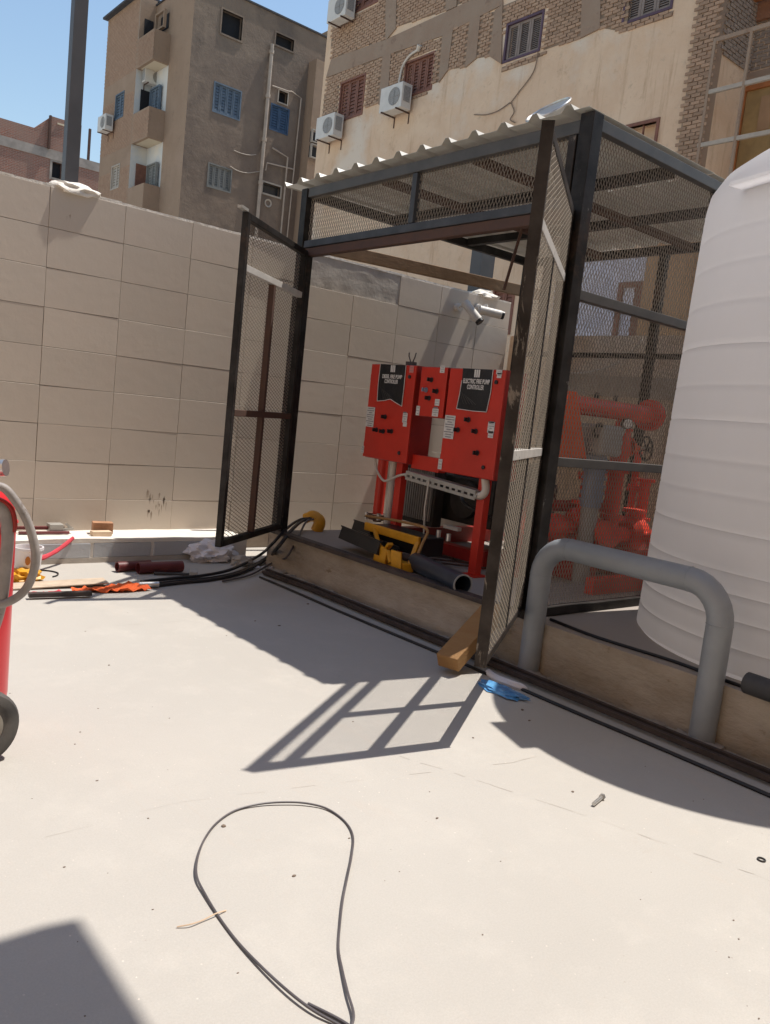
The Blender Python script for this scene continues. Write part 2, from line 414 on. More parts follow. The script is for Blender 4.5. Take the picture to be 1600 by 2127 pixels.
def tag(o, label=None, cat=None, group=None, kind=None):
    if label: o['label'] = label
    if cat: o['category'] = cat
    if group: o['group'] = group
    if kind: o['kind'] = kind
    return o
def thing(name, label, cat, loc, group=None):
    o = bpy.data.objects.new(name, None)
    o.empty_display_size = 0.2
    COL.objects.link(o); o.location = V3(loc); ORIG[o.name] = V3(loc)
    return tag(o, label, cat, group)
def solo(mb, name, mat, label, cat, loc, group=None, smooth=False, bevel=0.0):
    return tag(mb.build(name, mat, None, smooth, loc, bevel), label, cat, group)
def struct(mb, name, mat, loc=(0, 0, 0), smooth=False):
    return tag(mb.build(name, mat, None, smooth, loc), kind='structure')
def clone(o, parent=None, delta=None):
    c = o.copy(); COL.objects.link(c)
    if parent is not None: c.parent = parent
    if delta is not None: c.location = o.location + V3(delta); ORIG[c.name] = ORIG[o.name] + V3(delta)
    for ch in list(o.children): clone(ch, c)
    return c
def spline(pts, k=8):
    pts = [V3(p) for p in pts]; out = []
    P = [pts[0] * 2 - pts[1]] + pts + [pts[-1] * 2 - pts[-2]]
    for i in range(1, len(P) - 2):
        a, b, c, d = P[i - 1:i + 3]
        for j in range(k):
            t = j / k
            out.append(0.5 * ((2 * b) + (c - a) * t + (2 * a - 5 * b + 4 * c - d) * t * t + (3 * b - a - 3 * c + d) * t ** 3))
    out.append(pts[-1])
    return out
def text_part(body, size, origin, xdir, ydir, mat, parent, name='lettering', align='CENTER', spacing=1.0, thick=0.0006, bold=0.0, fit=None):
    cu = bpy.data.curves.new('tmp', 'FONT'); cu.body = body; cu.size = size; cu.align_x = align; cu.align_y = 'CENTER'
    cu.space_character = spacing; cu.extrude = thick; cu.offset = bold; cu.resolution_u = 3
    t = bpy.data.objects.new('tmp', cu); COL.objects.link(t)
    dg = bpy.context.evaluated_depsgraph_get()
    me = bpy.data.meshes.new_from_object(t.evaluated_get(dg))
    bpy.data.objects.remove(t); bpy.data.curves.remove(cu)
    if fit:
        xs_ = [v.co.x for v in me.vertices]; k_ = fit / (max(xs_) - min(xs_)); me.transform(Matrix.Diagonal((k_, 1, 1, 1)))
    x, y = V3(xdir).normalized(), V3(ydir).normalized(); z = x.cross(y)
    Mx = Matrix(((x.x, y.x, z.x, origin[0]), (x.y, y.y, z.y, origin[1]), (x.z, y.z, z.z, origin[2]), (0, 0, 0, 1)))
    me.transform(Mx); me.transform(Matrix.Translation(-ORIG[parent.name]))
    me.materials.clear(); me.materials.append(MATS[mat]); me.name = name
    o = bpy.data.objects.new(name, me); COL.objects.link(o); o.parent = parent; ORIG[o.name] = ORIG[parent.name]
    return o
def expanded(O, U, Vd, W, H, cu, s, width, thick, tilt, name, mat, parent):
    """Expanded metal: zigzag strands along U, rows up Vd, every strand a tilted flat ribbon with thickness."""
    O, U, Vd = np.array(O), np.array(V3(U).normalized()), np.array(V3(Vd).normalized())
    N = np.cross(U, Vd)
    d = Vd * math.cos(tilt) + N * math.sin(tilt); e = -Vd * math.sin(tilt) + N * math.cos(tilt)
    nk = max(2, int(round(W / cu))); cu = W / nk
    nr = max(1, int(H / s)) ; k = np.arange(nk + 1)
    allv, allf = [], []; base = 0
    offs = [-d * width / 2 - e * thick / 2, d * width / 2 - e * thick / 2, d * width / 2 + e * thick / 2, -d * width / 2 + e * thick / 2]
    fk = np.arange(nk)
    for r in range(nr):
        y = np.clip((r + 0.5 + 0.5 * (-1.0) ** (k + r)) * s, 0, H)
        P = O[None] + U[None] * (k * cu)[:, None] + Vd[None] * y[:, None]
        vs = np.stack([P + o for o in offs], axis=1).reshape(-1, 3)
        allv.append(vs)
        for a in range(4):
            b2 = (a + 1) % 4
            allf.append(np.stack([fk * 4 + a, fk * 4 + b2, fk * 4 + 4 + b2, fk * 4 + 4 + a], axis=1) + base)
        base += len(vs)
    vv = np.concatenate(allv) - np.array(ORIG[parent.name]); ff = np.concatenate(allf)
    me = bpy.data.meshes.new(name)
    me.vertices.add(len(vv)); me.vertices.foreach_set('co', vv.astype(np.float32).ravel())
    me.loops.add(ff.size); me.loops.foreach_set('vertex_index', ff.astype(np.int32).ravel())
    me.polygons.add(len(ff)); me.polygons.foreach_set('loop_start', np.arange(0, ff.size, 4, dtype=np.int32))
    me.update(calc_edges=True); me.validate()
    me.materials.append(MATS[mat])
    o = bpy.data.objects.new(name, me); COL.objects.link(o); o.parent = parent; ORIG[o.name] = ORIG[parent.name]
    o['kind'] = 'stuff'
    return o
def lump(c, size, seed, amp=0.25, sub=3, flat=True, freq=2.5):
    bm = bmesh.new(); bmesh.ops.create_icosphere(bm, subdivisions=sub, radius=1.0)
    mb = MB(); vs = []
    for v in bm.verts:
        p = v.co.copy()
        k = 1 + amp * (noise.noise(p * freq + V3((seed, seed * 2.3, 0))) + 0.5 * noise.noise(p * freq * 2.7 + V3((0, seed, 5))))
        p *= k
        q = V3((p.x * size[0], p.y * size[1], max(p.z, -0.55 if flat else -9) * size[2]))
        vs.append(V3(c) + q + V3((0, 0, 0.55 * size[2] if flat else 0)))
    bm.verts.index_update()
    fs = [tuple(v.index for v in f.verts) for f in bm.faces]; bm.free()
    return mb.add(vs, fs)
def cloth_strip(path, widths, seed, h=0.03, nw=9, k=10):
    """A rumpled strip of cloth lying along a path on the ground."""
    pts = spline(path, k); m = len(pts); mb = MB(); vs = []
    for i, p in enumerate(pts):
        t = (pts[min(i + 1, m - 1)] - pts[max(i - 1, 0)]); t.z = 0; t.normalize(); sd = V3((t.y, -t.x, 0))
        w = np.interp(i / (m - 1), np.linspace(0, 1, len(widths)), widths)
        for j in range(nw):
            q = p + sd * w * (j / (nw - 1) - 0.5)
            q += V3((noise.noise(q * 9 + V3((seed, 0, 0))), noise.noise(q * 9 + V3((0, seed, 0))), 0)) * 0.02
            q.z = p.z + 0.004 + h * abs(noise.noise(q * 14 + V3((seed, 7, 1)))) * 1.6 + h * 0.6 * abs(noise.noise(q * 33 + V3((seed, 7, 1))))
            vs.append(q)
    top = len(vs); vs += [V3((q.x, q.y, q.z - 0.003)) for q in vs]
    fs = []
    for i in range(m - 1):
        for j in range(nw - 1):
            a = i * nw + j
            fs.append((a, a + 1, a + nw + 1, a + nw)); fs.append((top + a, top + a + nw, top + a + nw + 1, top + a + 1))
    return mb.add(vs, fs)

# ------------------------------------------------------------------ the ground
g = MB(); g.quad((-300, -300, 0), (300, -300, 0), (300, 300, 0), (-300, 300, 0))
struct(g, 'yard_ground', 'yard_concrete')

m = MB(); rj = random.Random(2)
for pts in (((0.2, 2.62), (1.4, 2.66), (2.9, 2.30), (3.7, 2.28)), ((2.45, 2.6), (2.75, 1.9), (3.0, 1.2), (3.2, 0.2)), ((1.1, 5.0), (2.4, 4.95), (3.6, 4.9))):
    pp = []
    for (a, b_) in zip(pts[:-1], pts[1:]):
        for k in range(14): t = k / 14; pp.append((a[0] + (b_[0] - a[0]) * t + rj.uniform(-.004, .004), a[1] + (b_[1] - a[1]) * t + rj.uniform(-.004, .004)))
    for (a, b_) in zip(pp[:-1], pp[1:]):
        if rj.random() < .4: continue
        w = rj.uniform(.0003, .0010); m.quad((a[0] - w, a[1] - w, .0012), (b_[0] - w, b_[1] - w, .0012), (b_[0] + w, b_[1] + w, .0012), (a[0] + w, a[1] + w, .0012))
struct(m, 'ground_joint', 'joint_dirt')

# ------------------------------------------------------------------ walls with openings
def holed(mb, fn, u0, u1, v0, v1, holes, depth, mbr=None):
    us = sorted({u0, u1, *[h[0] for h in holes], *[h[1] for h in holes]}); vs = sorted({v0, v1, *[h[2] for h in holes], *[h[3] for h in holes]})
    us = [u for u in us if u0 <= u <= u1]; vs = [v for v in vs if v0 <= v <= v1]
    for i in range(len(us) - 1):
        for j in range(len(vs) - 1):
            cu_, cv_ = (us[i] + us[i + 1]) / 2, (vs[j] + vs[j + 1]) / 2
            if any(h[0] < cu_ < h[1] and h[2] < cv_ < h[3] for h in holes): continue
            mb.quad(fn(us[i], vs[j], 0), fn(us[i + 1], vs[j], 0), fn(us[i + 1], vs[j + 1], 0), fn(us[i], vs[j + 1], 0))
    for h in holes:
        for (a, b, c, d) in (((h[0], h[2]), (h[1], h[2]), 0, 0), ((h[1], h[2]), (h[1], h[3]), 0, 0), ((h[1], h[3]), (h[0], h[3]), 0, 0), ((h[0], h[3]), (h[0], h[2]), 0, 0)):
            (mbr or mb).quad(fn(*a, 0), fn(*b, 0), fn(*b, depth), fn(*a, depth))
def ubox(mb, fn, u0, u1, v0, v1, d0, d1):
    ps = [fn(u, v, d) for d in (d0, d1) for v in (v0, v1) for u in (u0, u1)]
    mb.add(ps, [(0, 1, 3, 2), (4, 6, 7, 5), (0, 4, 5, 1), (2, 3, 7, 6), (0, 2, 6, 4), (1, 5, 7, 3)])
def shuttered(parent, fn, h, leaf, frame, n=2, slats=9, d=0.06):
    """A window: frame part with shutter leaves (slats between stiles) as sub-parts, over a dark room."""
    u0, u1, v0, v1 = h
    m = MB(); t = 0.05
    ubox(m, fn, u0, u0 + t, v0, v1, -0.02, 0.09); ubox(m, fn, u1 - t, u1, v0, v1, -0.02, 0.09)
    ubox(m, fn, u0 + t, u1 - t, v1 - t, v1, -0.02, 0.09); ubox(m, fn, u0 + t, u1 - t, v0, v0 + t, -0.02, 0.09)
    w = m.build('window', frame, parent)
    m = MB(); ubox(m, fn, u0 + t, u1 - t, v0 + t, v1 - t, 0.16, 0.18); m.build('pane', 'dark_room', w)
    iw = (u1 - u0 - 2 * t) / n
    for i in range(n):
        a, b = u0 + t + i * iw + 0.004, u0 + t + (i + 1) * iw - 0.004
        m = MB(); s = 0.055
        ubox(m, fn, a, a + s, v0 + t + .004, v1 - t - .004, d - 0.03, d + 0.01); ubox(m, fn, b - s, b, v0 + t + .004, v1 - t - .004, d - 0.03, d + 0.01)
        ubox(m, fn, a + s, b - s, v1 - t - s, v1 - t - .004, d - 0.03, d + 0.01); ubox(m, fn, a + s, b - s, v0 + t + .004, v0 + t + s, d - 0.03, d + 0.01)
        ph = (v1 - v0 - 2 * t - 2 * s) / slats
        for k in range(slats):
            z0 = v0 + t + s + k * ph
            m.add([fn(a + s, z0, d - .02), fn(b - s, z0, d - .02), fn(b - s, z0 + ph * .95, d + .006), fn(a + s, z0 + ph * .95, d + .006),
                   fn(a + s, z0, d - .012), fn(b - s, z0, d - .012), fn(b - s, z0 + ph * .95, d + .014), fn(a + s, z0 + ph * .95, d + .014)],
                  [(0, 1, 2, 3), (7, 6, 5, 4), (0, 4, 5, 1), (3, 2, 6, 7), (0, 3, 7, 4), (1, 5, 6, 2)])
        m.build('shutter_leaf', leaf, w)
    return w
def open_window(parent, fn, h, frame='frame_pale', pane='dark_room', t=0.06, bars=0):
    u0, u1, v0, v1 = h; m = MB()
    ubox(m, fn, u0 - t, u0, v0 - t, v1 + t, -0.025, 0.08); ubox(m, fn, u1, u1 + t, v0 - t, v1 + t, -0.025, 0.08)
    ubox(m, fn, u0, u1, v1, v1 + t, -0.025, 0.08); ubox(m, fn, u0, u1, v0 - t, v0, -0.04, 0.08)
    for b in range(bars):
        uu = u0 + (u1 - u0) * (b + 1) / (bars + 1); ubox(m, fn, uu - .015, uu + .015, v0, v1, 0.03, 0.06)
    w = m.build('window', frame, parent)
    m = MB(); ubox(m, fn, u0, u1, v0, v1, 0.19, 0.20); m.build('pane', pane, w)
    return w
def rect(pts, fnuv):
    us = [fnuv(p)[0] for p in pts]; vs = [fnuv(p)[1] for p in pts]
    return (min(us), max(us), min(vs), max(vs))
BRICKS = []
def in_poly(u, v, poly):
    c = False; n = len(poly)
    for i in range(n):
        (a, b), (p, q) = poly[i], poly[(i + 1) % n]
        if (b > v) != (q > v) and u < (p - a) * (v - b) / (q - b) + a: c = not c
    return c
def brick_field(fn, poly, L, H, T, holes=(), joint=0.014, seed=0):
    """bricks in running bond inside a polygon of the wall; each kept as (centre, box corners)"""
    rnd = random.Random(seed); out = []
    us = [p[0] for p in poly]; vs = [p[1] for p in poly]
    v = min(vs) + H / 2; row = 0
    while v < max(vs):
        u = min(us) + (L / 2 if row % 2 else 0) - L
        while u < max(us) + L:
            cu_ = u + L / 2
            if in_poly(cu_, v, poly) and not any(h[0] - L * .3 < cu_ < h[1] + L * .3 and h[2] - .02 < v < h[3] + .02 for h in holes):
                j = rnd.uniform(-.006, .006); dd = rnd.uniform(0.0, T * .9)
                out.append((fn, u + joint / 2 + rnd.uniform(0, .012), u + L - joint / 2 - rnd.uniform(0, .012), v - H / 2 + joint / 2 + j, v + H / 2 - joint / 2 + j, -T - dd, 0.0))
            u += L
        v += H; row += 1
    return out
def bricks_joined(lst, mat, parent, name='brick_panel'):
    m = MB()
    for (fn, a, b, c, d, e, f) in lst: ubox(m, fn, a, b, c, d, e, f)
    o = m.build(name, mat, parent); o['kind'] = 'stuff'; return o

# ------------------------------------------------------------------ the tan building with bare brick panels
XB = 13.5
fB = lambda u, v, d: V3((XB + d, u, v))
uvB = lambda p: (at_x(p[0], p[1], XB).y, at_x(p[0], p[1], XB).z)
YB0, YB1 = uvB((1437, 150))[0], uvB((672, 160))[0]
bb = thing('apartment_building', 'tan plastered apartment block with patches of bare brick and louvred shutters behind the cage', 'building', (XB, 14, 0))
winB = {
    'A': rect([(709, 172), (757, 165), (707, 245), (753, 238)], uvB),
    'B': rect([(843, 130), (904, 108), (840, 200), (897, 186)], uvB),
    'C': rect([(1054, 50), (1131, 22), (1050, 131), (1122, 106)], uvB),
    'E': rect([(1305, -50), (1402, -85), (1300, 47), (1397, 18)], uvB),
    'F': rect([(742, -80), (790, -95), (738, 14), (786, 4)], uvB),
    'G': rect([(1306, 268), (1357, 254), (1306, 325), (1357, 312)], uvB),
    'H': rect([(1026, 600), (1064, 600), (1026, 690), (1060, 695)], uvB),
}
LZ = (uvB((1290, 588))[0] , )
m = MB(); holed(m, fB, YB0, YB1, 0, 15.0, list(winB.values()), 0.2)
m.quad(fB(YB1, 0, 0), fB(YB1, 15, 0), fB(YB1, 15, 11), fB(YB1, 0, 11)); m.quad(fB(YB0, 15, 0), fB(YB1, 15, 0), fB(YB1, 15, 11), fB(YB0, 15, 11))
m.quad(fB(YB0, 0, 1.3), fB(YB0, 15, 1.3), fB(YB0, 15, 11), fB(YB0, 0, 11))
m.build('facade', 'tan_plaster', bb)
for k, leaf, n in (('A', 'shutter_brown', 3), ('B', 'shutter_brown', 4), ('F', 'shutter_brown', 3)): shuttered(bb, fB, winB[k], leaf, 'shutter_brown', n)
shuttered(bb, fB, winB['C'], 'shutter_grey', 'shutter_purple', 3, 16); shuttered(bb, fB, winB['E'], 'shutter_grey', 'shutter_purple', 3, 16)
open_window(bb, fB, winB['G'], 'shutter_brown', 'tan_plaster', bars=1); shuttered(bb, fB, winB['H'], 'shutter_brown', 'shutter_brown', 2)
# rendered columns and floor beams standing a little proud round the brick panels
def poly(*ps): return [uvB(p) for p in ps]
panels = {
    'a': poly((681, 161), (797, 119), (788, 214), (752, 228), (748, 240), (700, 248), (669, 256)),
    'b': poly((813, 113), (921, 76), (913, 170), (893, 178), (890, 195), (862, 205), (806, 222)),
    'c': poly((944, 52), (978, 44), (968, 140), (932, 144)),
    'd': poly((1000, 31), (1030, 24), (1020, 117), (991, 121)),
    'e': poly((1046, 12), (1218, -60), (1209, 78), (1134, 102), (1128, 118), (1044, 150), (1046, 132)),
    'f': poly((1251, -40), (1312, -70), (1304, 50), (1400, 22), (1397, 34), (1298, 66), (1249, 58)),
    'g': poly((690, -20), (803, -60), (803, 82), (690, 122)),
    'h': poly((827, -60), (930, -95), (928, 22), (824, 56)),
    'i': poly((955, -80), (1030, -110), (1030, -15), (950, 10)),
}
m = MB()
beam = poly((672, 128), (1240, -105), (1240, -145), (672, 88))
def upoly(mb, pl, d0, d1):
    n = len(pl); mb.add([fB(u, v, d0) for u, v in pl] + [fB(u, v, d1) for u, v in pl], [tuple(range(n)), tuple(range(2 * n - 1, n - 1, -1))] + [(i, (i + 1) % n, n + (i + 1) % n, n + i) for i in range(n)])
LOB, HIB = [(679, 162), (797, 118), (921, 75), (1046, 10)], [(690, 123), (803, 83), (930, 25), (1046, -30)]
for i_ in range(3): upoly(m, [uvB(p) for p in (LOB[i_], LOB[i_ + 1], HIB[i_ + 1], HIB[i_])], -0.03, 0.02)
m.build('floor_beam', 'column_render', bb)
for q in (((797, 118), (814, 112), (806, 222), (788, 218)), ((921, 76), (944, 54), (932, 146), (913, 172)), ((978, 42), (1000, 32), (991, 122), (968, 141)),
          ((1030, 22), (1046, 10), (1043, 134), (1019, 118)), ((1212, -40), (1251, -55), (1248, 60), (1208, 80)), ((803, -60), (827, -70), (824, 60), (803, 85)), ((930, -95), (955, -100), (950, 14), (928, 24))):
    m = MB(); upoly(m, [uvB(p) for p in q], -0.034, 0.02); m.build('column', 'column_render', bb)
# mortar beds behind the bricks, then the bricks
field = []
hl = [winB[k] for k in winB]
for i, (k, pl) in enumerate(panels.items()):
    m = MB(); upoly(m, pl, -0.006, 0.01)
    big = [p for p in pl]
    holes_here = [h for h in hl if in_poly((h[0] + h[1]) / 2, (h[2] + h[3]) / 2, pl)]
    if holes_here:   # keep the openings free: bed as cells round the window
        m = MB(); h = holes_here[0]; us = [p[0] for p in pl]; vs = [p[1] for p in pl]; N = 26
        for a in range(N):
            for b in range(N):
                u0 = min(us) + (max(us) - min(us)) * a / N; u1 = min(us) + (max(us) - min(us)) * (a + 1) / N
                v0 = min(vs) + (max(vs) - min(vs)) * b / N; v1 = min(vs) + (max(vs) - min(vs)) * (b + 1) / N
                if in_poly((u0 + u1) / 2, (v0 + v1) / 2, pl) and not (h[0] - .02 < u1 and u0 < h[1] + .02 and h[2] - .02 < v1 and v0 < h[3] + .02):
                    m.quad(fB(u0, v0, -.005), fB(u1, v0, -.005), fB(u1, v1, -.005), fB(u0, v1, -.005))
    m.build('mortar_bed', 'mortar_dark', bb)['kind'] = 'stuff'
    field += brick_field(fB, pl, 0.195, 0.068, 0.016, holes_here, seed=i)
# toothed brick pier at the corner and the bay with its steel grid
pier = [uvB(p) for p in ((1459, -20), (1505, -35), (1443, 350), (1412, 350))]
fP = lambda u, v, d: V3((XB - 0.05 + d, u, v))
PY0 = uvB((1478, 150))[0]
m = MB(); m.box((XB - 0.05, PY0, 0), (XB + 0.25, YB0 + 0.02, 15)); m.build('brick_pier', 'column_render', bb)
field += brick_field(fP, [(PY0, 0.0), (YB0, 0.0), (YB0 + .02, 15.0), (PY0, 15.0)], 0.195, 0.068, 0.014, seed=40)
field = [f for f in field if f[3] > 4.2]
def bdist(f): return (f[0]((f[1] + f[2]) / 2, (f[3] + f[4]) / 2, 0) - EYE).length
def bview(f):
    d = f[0]((f[1] + f[2]) / 2, (f[3] + f[4]) / 2, 0) - EYE; z = d.dot(CF)
    return -20 < 800 + FPX * d.dot(CR) / z < 1620 and -20 < 1063 - FPX * d.dot(CU) / z < 1100
inv = [f for f in field if bview(f)]; outv = [f for f in field if not bview(f)]
inv.sort(key=bdist)
unit = MB(); unit.box((-.5, -.5, -.5), (.5, .5, .5))
bmesh_unit = None
for f in inv[:300]:
    p0, p1 = f[0](f[1], f[3], f[5]), f[0](f[2], f[4], f[6])
    if bmesh_unit is None:
        o = unit.build('brick', 'pale_brick'); o.parent = bb; bmesh_unit = o.data
    else:
        o = bpy.data.objects.new('brick', bmesh_unit); COL.objects.link(o); o.parent = bb
    o.location = (p0 + p1) / 2 - ORIG[bb.name]
    o.scale = (abs(p1.x - p0.x), abs(p1.y - p0.y), abs(p1.z - p0.z))
bricks_joined(inv[300:] + outv, 'pale_brick', bb)
# recessed bay at the right
BX = XB + 1.25
fBay = lambda u, v, d: V3((BX + d, u, v))
fSide = lambda u, v, d: V3((u, PY0 + d, v))
bay_sill = at_x(1520, 180, BX).z
m = MB(); m.quad(fBay(PY0, 0, 0), fBay(PY0 - 6, 0, 0), fBay(PY0 - 6, 15, 0), fBay(PY0, 15, 0)); m.quad((XB + .25, PY0 + .012, 0), (BX, PY0 + .012, 0), (BX, PY0 + .012, 15), (XB + .25, PY0 + .012, 15))
m.build('bay_wall', 'tan_plaster', bb, )
m = MB()
zb = at_x(1560, 165, BX).z
m.box((BX - .06, PY0 - 6, zb - .05), (BX - .002, PY0 - .01, zb + .10)); m.build('bay_lintel', 'column_render', bb)
sideb = brick_field(lambda u, v, d: V3((u, PY0 - .004 + d, v)), [(XB + .26, zb + .1), (BX, zb + .1), (BX, 14.9), (XB + .26, 14.9)], 0.195, 0.068, 0.012, seed=50)
backb = brick_field(fBay, [(PY0 - 4.5, zb + .14), (PY0, zb + .14), (PY0, 14.9), (PY0 - 4.5, 14.9)], 0.195, 0.068, 0.012, seed=51)
bricks_joined(sideb + backb, 'grey_brick', bb, 'brick_lining')
for pts, w in ((((1487, 80), (1440, 335)), .05), (((1563, 62), (1523, 335)), .045)):
    a, b = at_x(*pts[0], XB - .06), at_x(*pts[1], XB - .06); b.y = a.y
    m = MB(); m.bar((a.x, a.y, 2), (a.x, a.y, a.z), w, w); m.build('grid_upright', 'column_render', bb)
for px in ((1487, 84), (1468, 193), (1450, 303)):
    a = at_x(*px, XB - .06); m = MB(); m.bar((a.x + .003, a.y, a.z), (a.x + .003, a.y - 3.2, a.z), .05, .07); m.build('grid_rail', 'frame_pale' if px[1] > 100 else 'column_render', bb)
def bayrect(pts): return rect(pts, lambda p: (at_x(p[0], p[1], BX).y, at_x(p[0], p[1], BX).z))
d_ = bayrect([(1548, 195), (1600, 185), (1520, 345), (1600, 345)])
m = MB(); ubox(m, fBay, d_[0], d_[1] - .12, d_[2] - 2, d_[3], -0.06, 0.0); dr = m.build('bay_door', 'door_yellow', bb)
m = MB(); ubox(m, fBay, d_[1] - .11, d_[1] + .10, d_[2] - 2, d_[3] + .09, -0.1, 0.0); ubox(m, fBay, d_[0], d_[1] - .11, d_[3] + .002, d_[3] + .09, -0.1, 0.0); m.build('door_frame', 'door_orange', dr)
m = MB(); ubox(m, fBay, d_[0] + .1, d_[1] - .42, d_[3] - .75, d_[3] - .15, -.075, -.06); m.build('door_panel', 'brown_pier', dr)
w_ = bayrect([(1552, 15), (1640, -20), (1552, -70), (1640, -100)])
m = MB(); ubox(m, fBay, w_[0], w_[1], w_[2] - .35, w_[2] - .02, -.09, 0); m.build('window_apron', 'orange_brick', bb)
open_window(bb, lambda u, v, d: fBay(u, v, d - .25), w_, 'door_orange', 'dark_room')
# painted strip low on the facade, with a brown door frame and a bracket pipe, seen through the cage mesh
pr_ = rect([(1208, 560), (1400, 512), (1236, 692), (1392, 690)], uvB)
m = MB(); ubox(m, fB, pr_[0], pr_[1] + .6, pr_[2] - 1.2, pr_[3] - .15, -.02, 0.0); m.build('painted_strip', 'pale_blue_paint', bb)
fr = rect([(1290, 588), (1366, 588), (1290, 700), (1366, 700)], uvB)
m = MB(); ubox(m, fB, fr[1] - .1, fr[1], fr[2] - .8, fr[3], -.07, -.02); ubox(m, fB, fr[0], fr[1] - .1, fr[3] - .1, fr[3], -.07, -.02); ubox(m, fB, fr[0] + .38, fr[0] + .60, fr[2] - .8, fr[3] - .1, -.05, -.021)
m.build('brown_frame', 'shutter_brown', bb)
pc = rect([(1372, 500), (1418, 480), (1366, 720), (1412, 720)], uvB)
m = MB(); m.box((XB - .35, pc[0] - .25, 0), (XB - .02, pc[1], pc[3] + .1)); m.build('brown_pier', 'brown_pier', bb)
# wires hanging down the facade
for pts in (((1118, 108), (1108, 150), (1075, 195), (1060, 215)), ((1060, 213), (1035, 230), (1010, 238), (985, 238)), ((1062, 214), (1068, 232), (1060, 248), (1070, 255))):
    m = MB(); m.tube(spline([at_x(a, b, XB - .03) for a, b in pts], 5), .012, 5); m.build('hanging_wire', 'mortar_dark', bb)
m = MB(); m.tube(spline([at_x(a, b, XB - .06) for a, b in ((827, 190), (831, 160), (838, 135), (852, 115), (868, 104))], 6), .03, 6); m.build('drain_hose', 'conduit_white', bb, True)
m = MB(); m.tube([at_x(868, 106, XB - .06), at_x(872, 94, XB - .08)], [.05, .07], 8); m.build('hose_collar', 'conduit_white', bb)

# ------------------------------------------------------------------ air conditioners
def ac_unit(c, fdir, label, w=0.80, h=0.56, d=0.30, bars=True):
    """fdir: unit outward normal of the wall; the unit hangs on a bracket with its fan grille along the wall side."""
    c = V3(c); n = V3(fdir); s = Z.cross(n)
    t = thing('air_conditioner', label, 'air conditioner', c, 'air conditioners on the facades')
    m = MB(); m.obox(c + n * (d / 2 + .10), s * w / 2, n * d / 2, Z * h / 2); m.build('casing', 'ac_white', t, bevel=.012)
    q = c + n * (d + .10)
    m = MB(); m.lathe([(.0, .004), (.19, .004), (.205, .012), (.215, .012), (.215, 0)], q + s * w * .16, n, 18)
    m.obox(q + s * w * .16 + n * .008, s * .21, n * .004, Z * .008); m.obox(q + s * w * .16 + n * .008, s * .008, n * .004, Z * .21); m.build('fan_grille', 'ac_grille', t)
    m = MB(); e = c + n * (d / 2 + .10) + s * (w / 2 + .003) ; m.obox(e + Z * .04, s * .004, n * d * .33, Z * h * .30); m.obox(c + n * (d / 2 + .10) - s * (w / 2 + .003), s * .004, n * d * .42, Z * h * .40); m.build('side_grille', 'ac_grille', t)
    for k in (-1, 1):
        a = c + s * k * w * .33 - Z * (h / 2 + .012)
        m = MB(); m.bar(a, a + n * (d + .14), .035, .03); m.bar(a, a - Z * .25, .03, .03)
        m.build('bracket', 'raw_rust', t)
    return t
acs = [((725, 28), 'air conditioner highest up the tan building at its left corner'),
       ((838, 214), 'air conditioner right below the brown shutters with a white drain hose'),
       ((700, 272), 'air conditioner lowest on the tan building, near its left corner')]
for (p, lab) in acs: ac_unit(at_x(p[0], p[1], XB), (-1, 0, 0), 'boxy white ' + lab, 0.86, 0.60, 0.32)

# ------------------------------------------------------------------ the brown corner building with loggias
YL = 29.0
fL = lambda u, v, d: V3((u, YL + d, v))
uvL = lambda p: (at_y(p[0], p[1], YL).x, at_y(p[0], p[1], YL).z)
XL = uvL((404.7, 0))[0]
fK = lambda u, v, d: V3((XL + d, u, v))
uvK = lambda p: (at_x(p[0], p[1], XL).y, at_x(p[0], p[1], XL).z)
ZT = uvL((560, 24))[1]; XE = uvL((680, 76))[0] + 1.0
lb = thing('apartment_building', 'brown rendered corner apartment block with stacked loggias and blue shutters', 'building', (XL, YL, 0))
wl = {'a': rect([(445, 172), (503, 190), (442, 232), (498, 245)], uvL), 'b': rect([(433, 338), (483, 352), (429, 386), (479, 402)], uvL),
      'c': rect([(463, 21), (504, 37), (459, 68), (501, 84)], uvL), 'd': rect([(574, 68), (611, 84), (572, 92), (609, 108)], uvL),
      'e': rect([(563, 217), (602, 228), (560, 268), (597, 282)], uvL), 'f': rect([(547, 378), (583, 390), (545, 398), (580, 410)], uvL),
      'g': rect([(580, 188), (598, 194), (578, 210), (596, 218)], uvL)}
m = MB(); holed(m, fL, XL, XE, 0, ZT, list(wl.values()), 0.22); m.build('front_wall', 'cement_render', lb)
shuttered(lb, fL, wl['a'], 'shutter_blue', 'shutter_blue', 4, 8); shuttered(lb, fL, wl['b'], 'shutter_pale', 'shutter_pale', 4, 8); shuttered(lb, fL, wl['e'], 'shutter_deep_blue', 'shutter_deep_blue', 2, 8)
open_window(lb, fL, wl['c'], 'cement_render'); open_window(lb, fL, wl['d'], 'cement_render'); open_window(lb, fL, wl['f'], 'frame_pale', 'dim_glass'); open_window(lb, fL, wl['g'], 'frame_pale', 'dark_room', .04)
m = MB(); m.lathe([(.10, 0), (.16, -.03), (.16, .03), (.10, .03)], at_y(557, 422, YL - .02), (0, 1, 0), 12); m.build('wall_vent', 'frame_pale', lb)
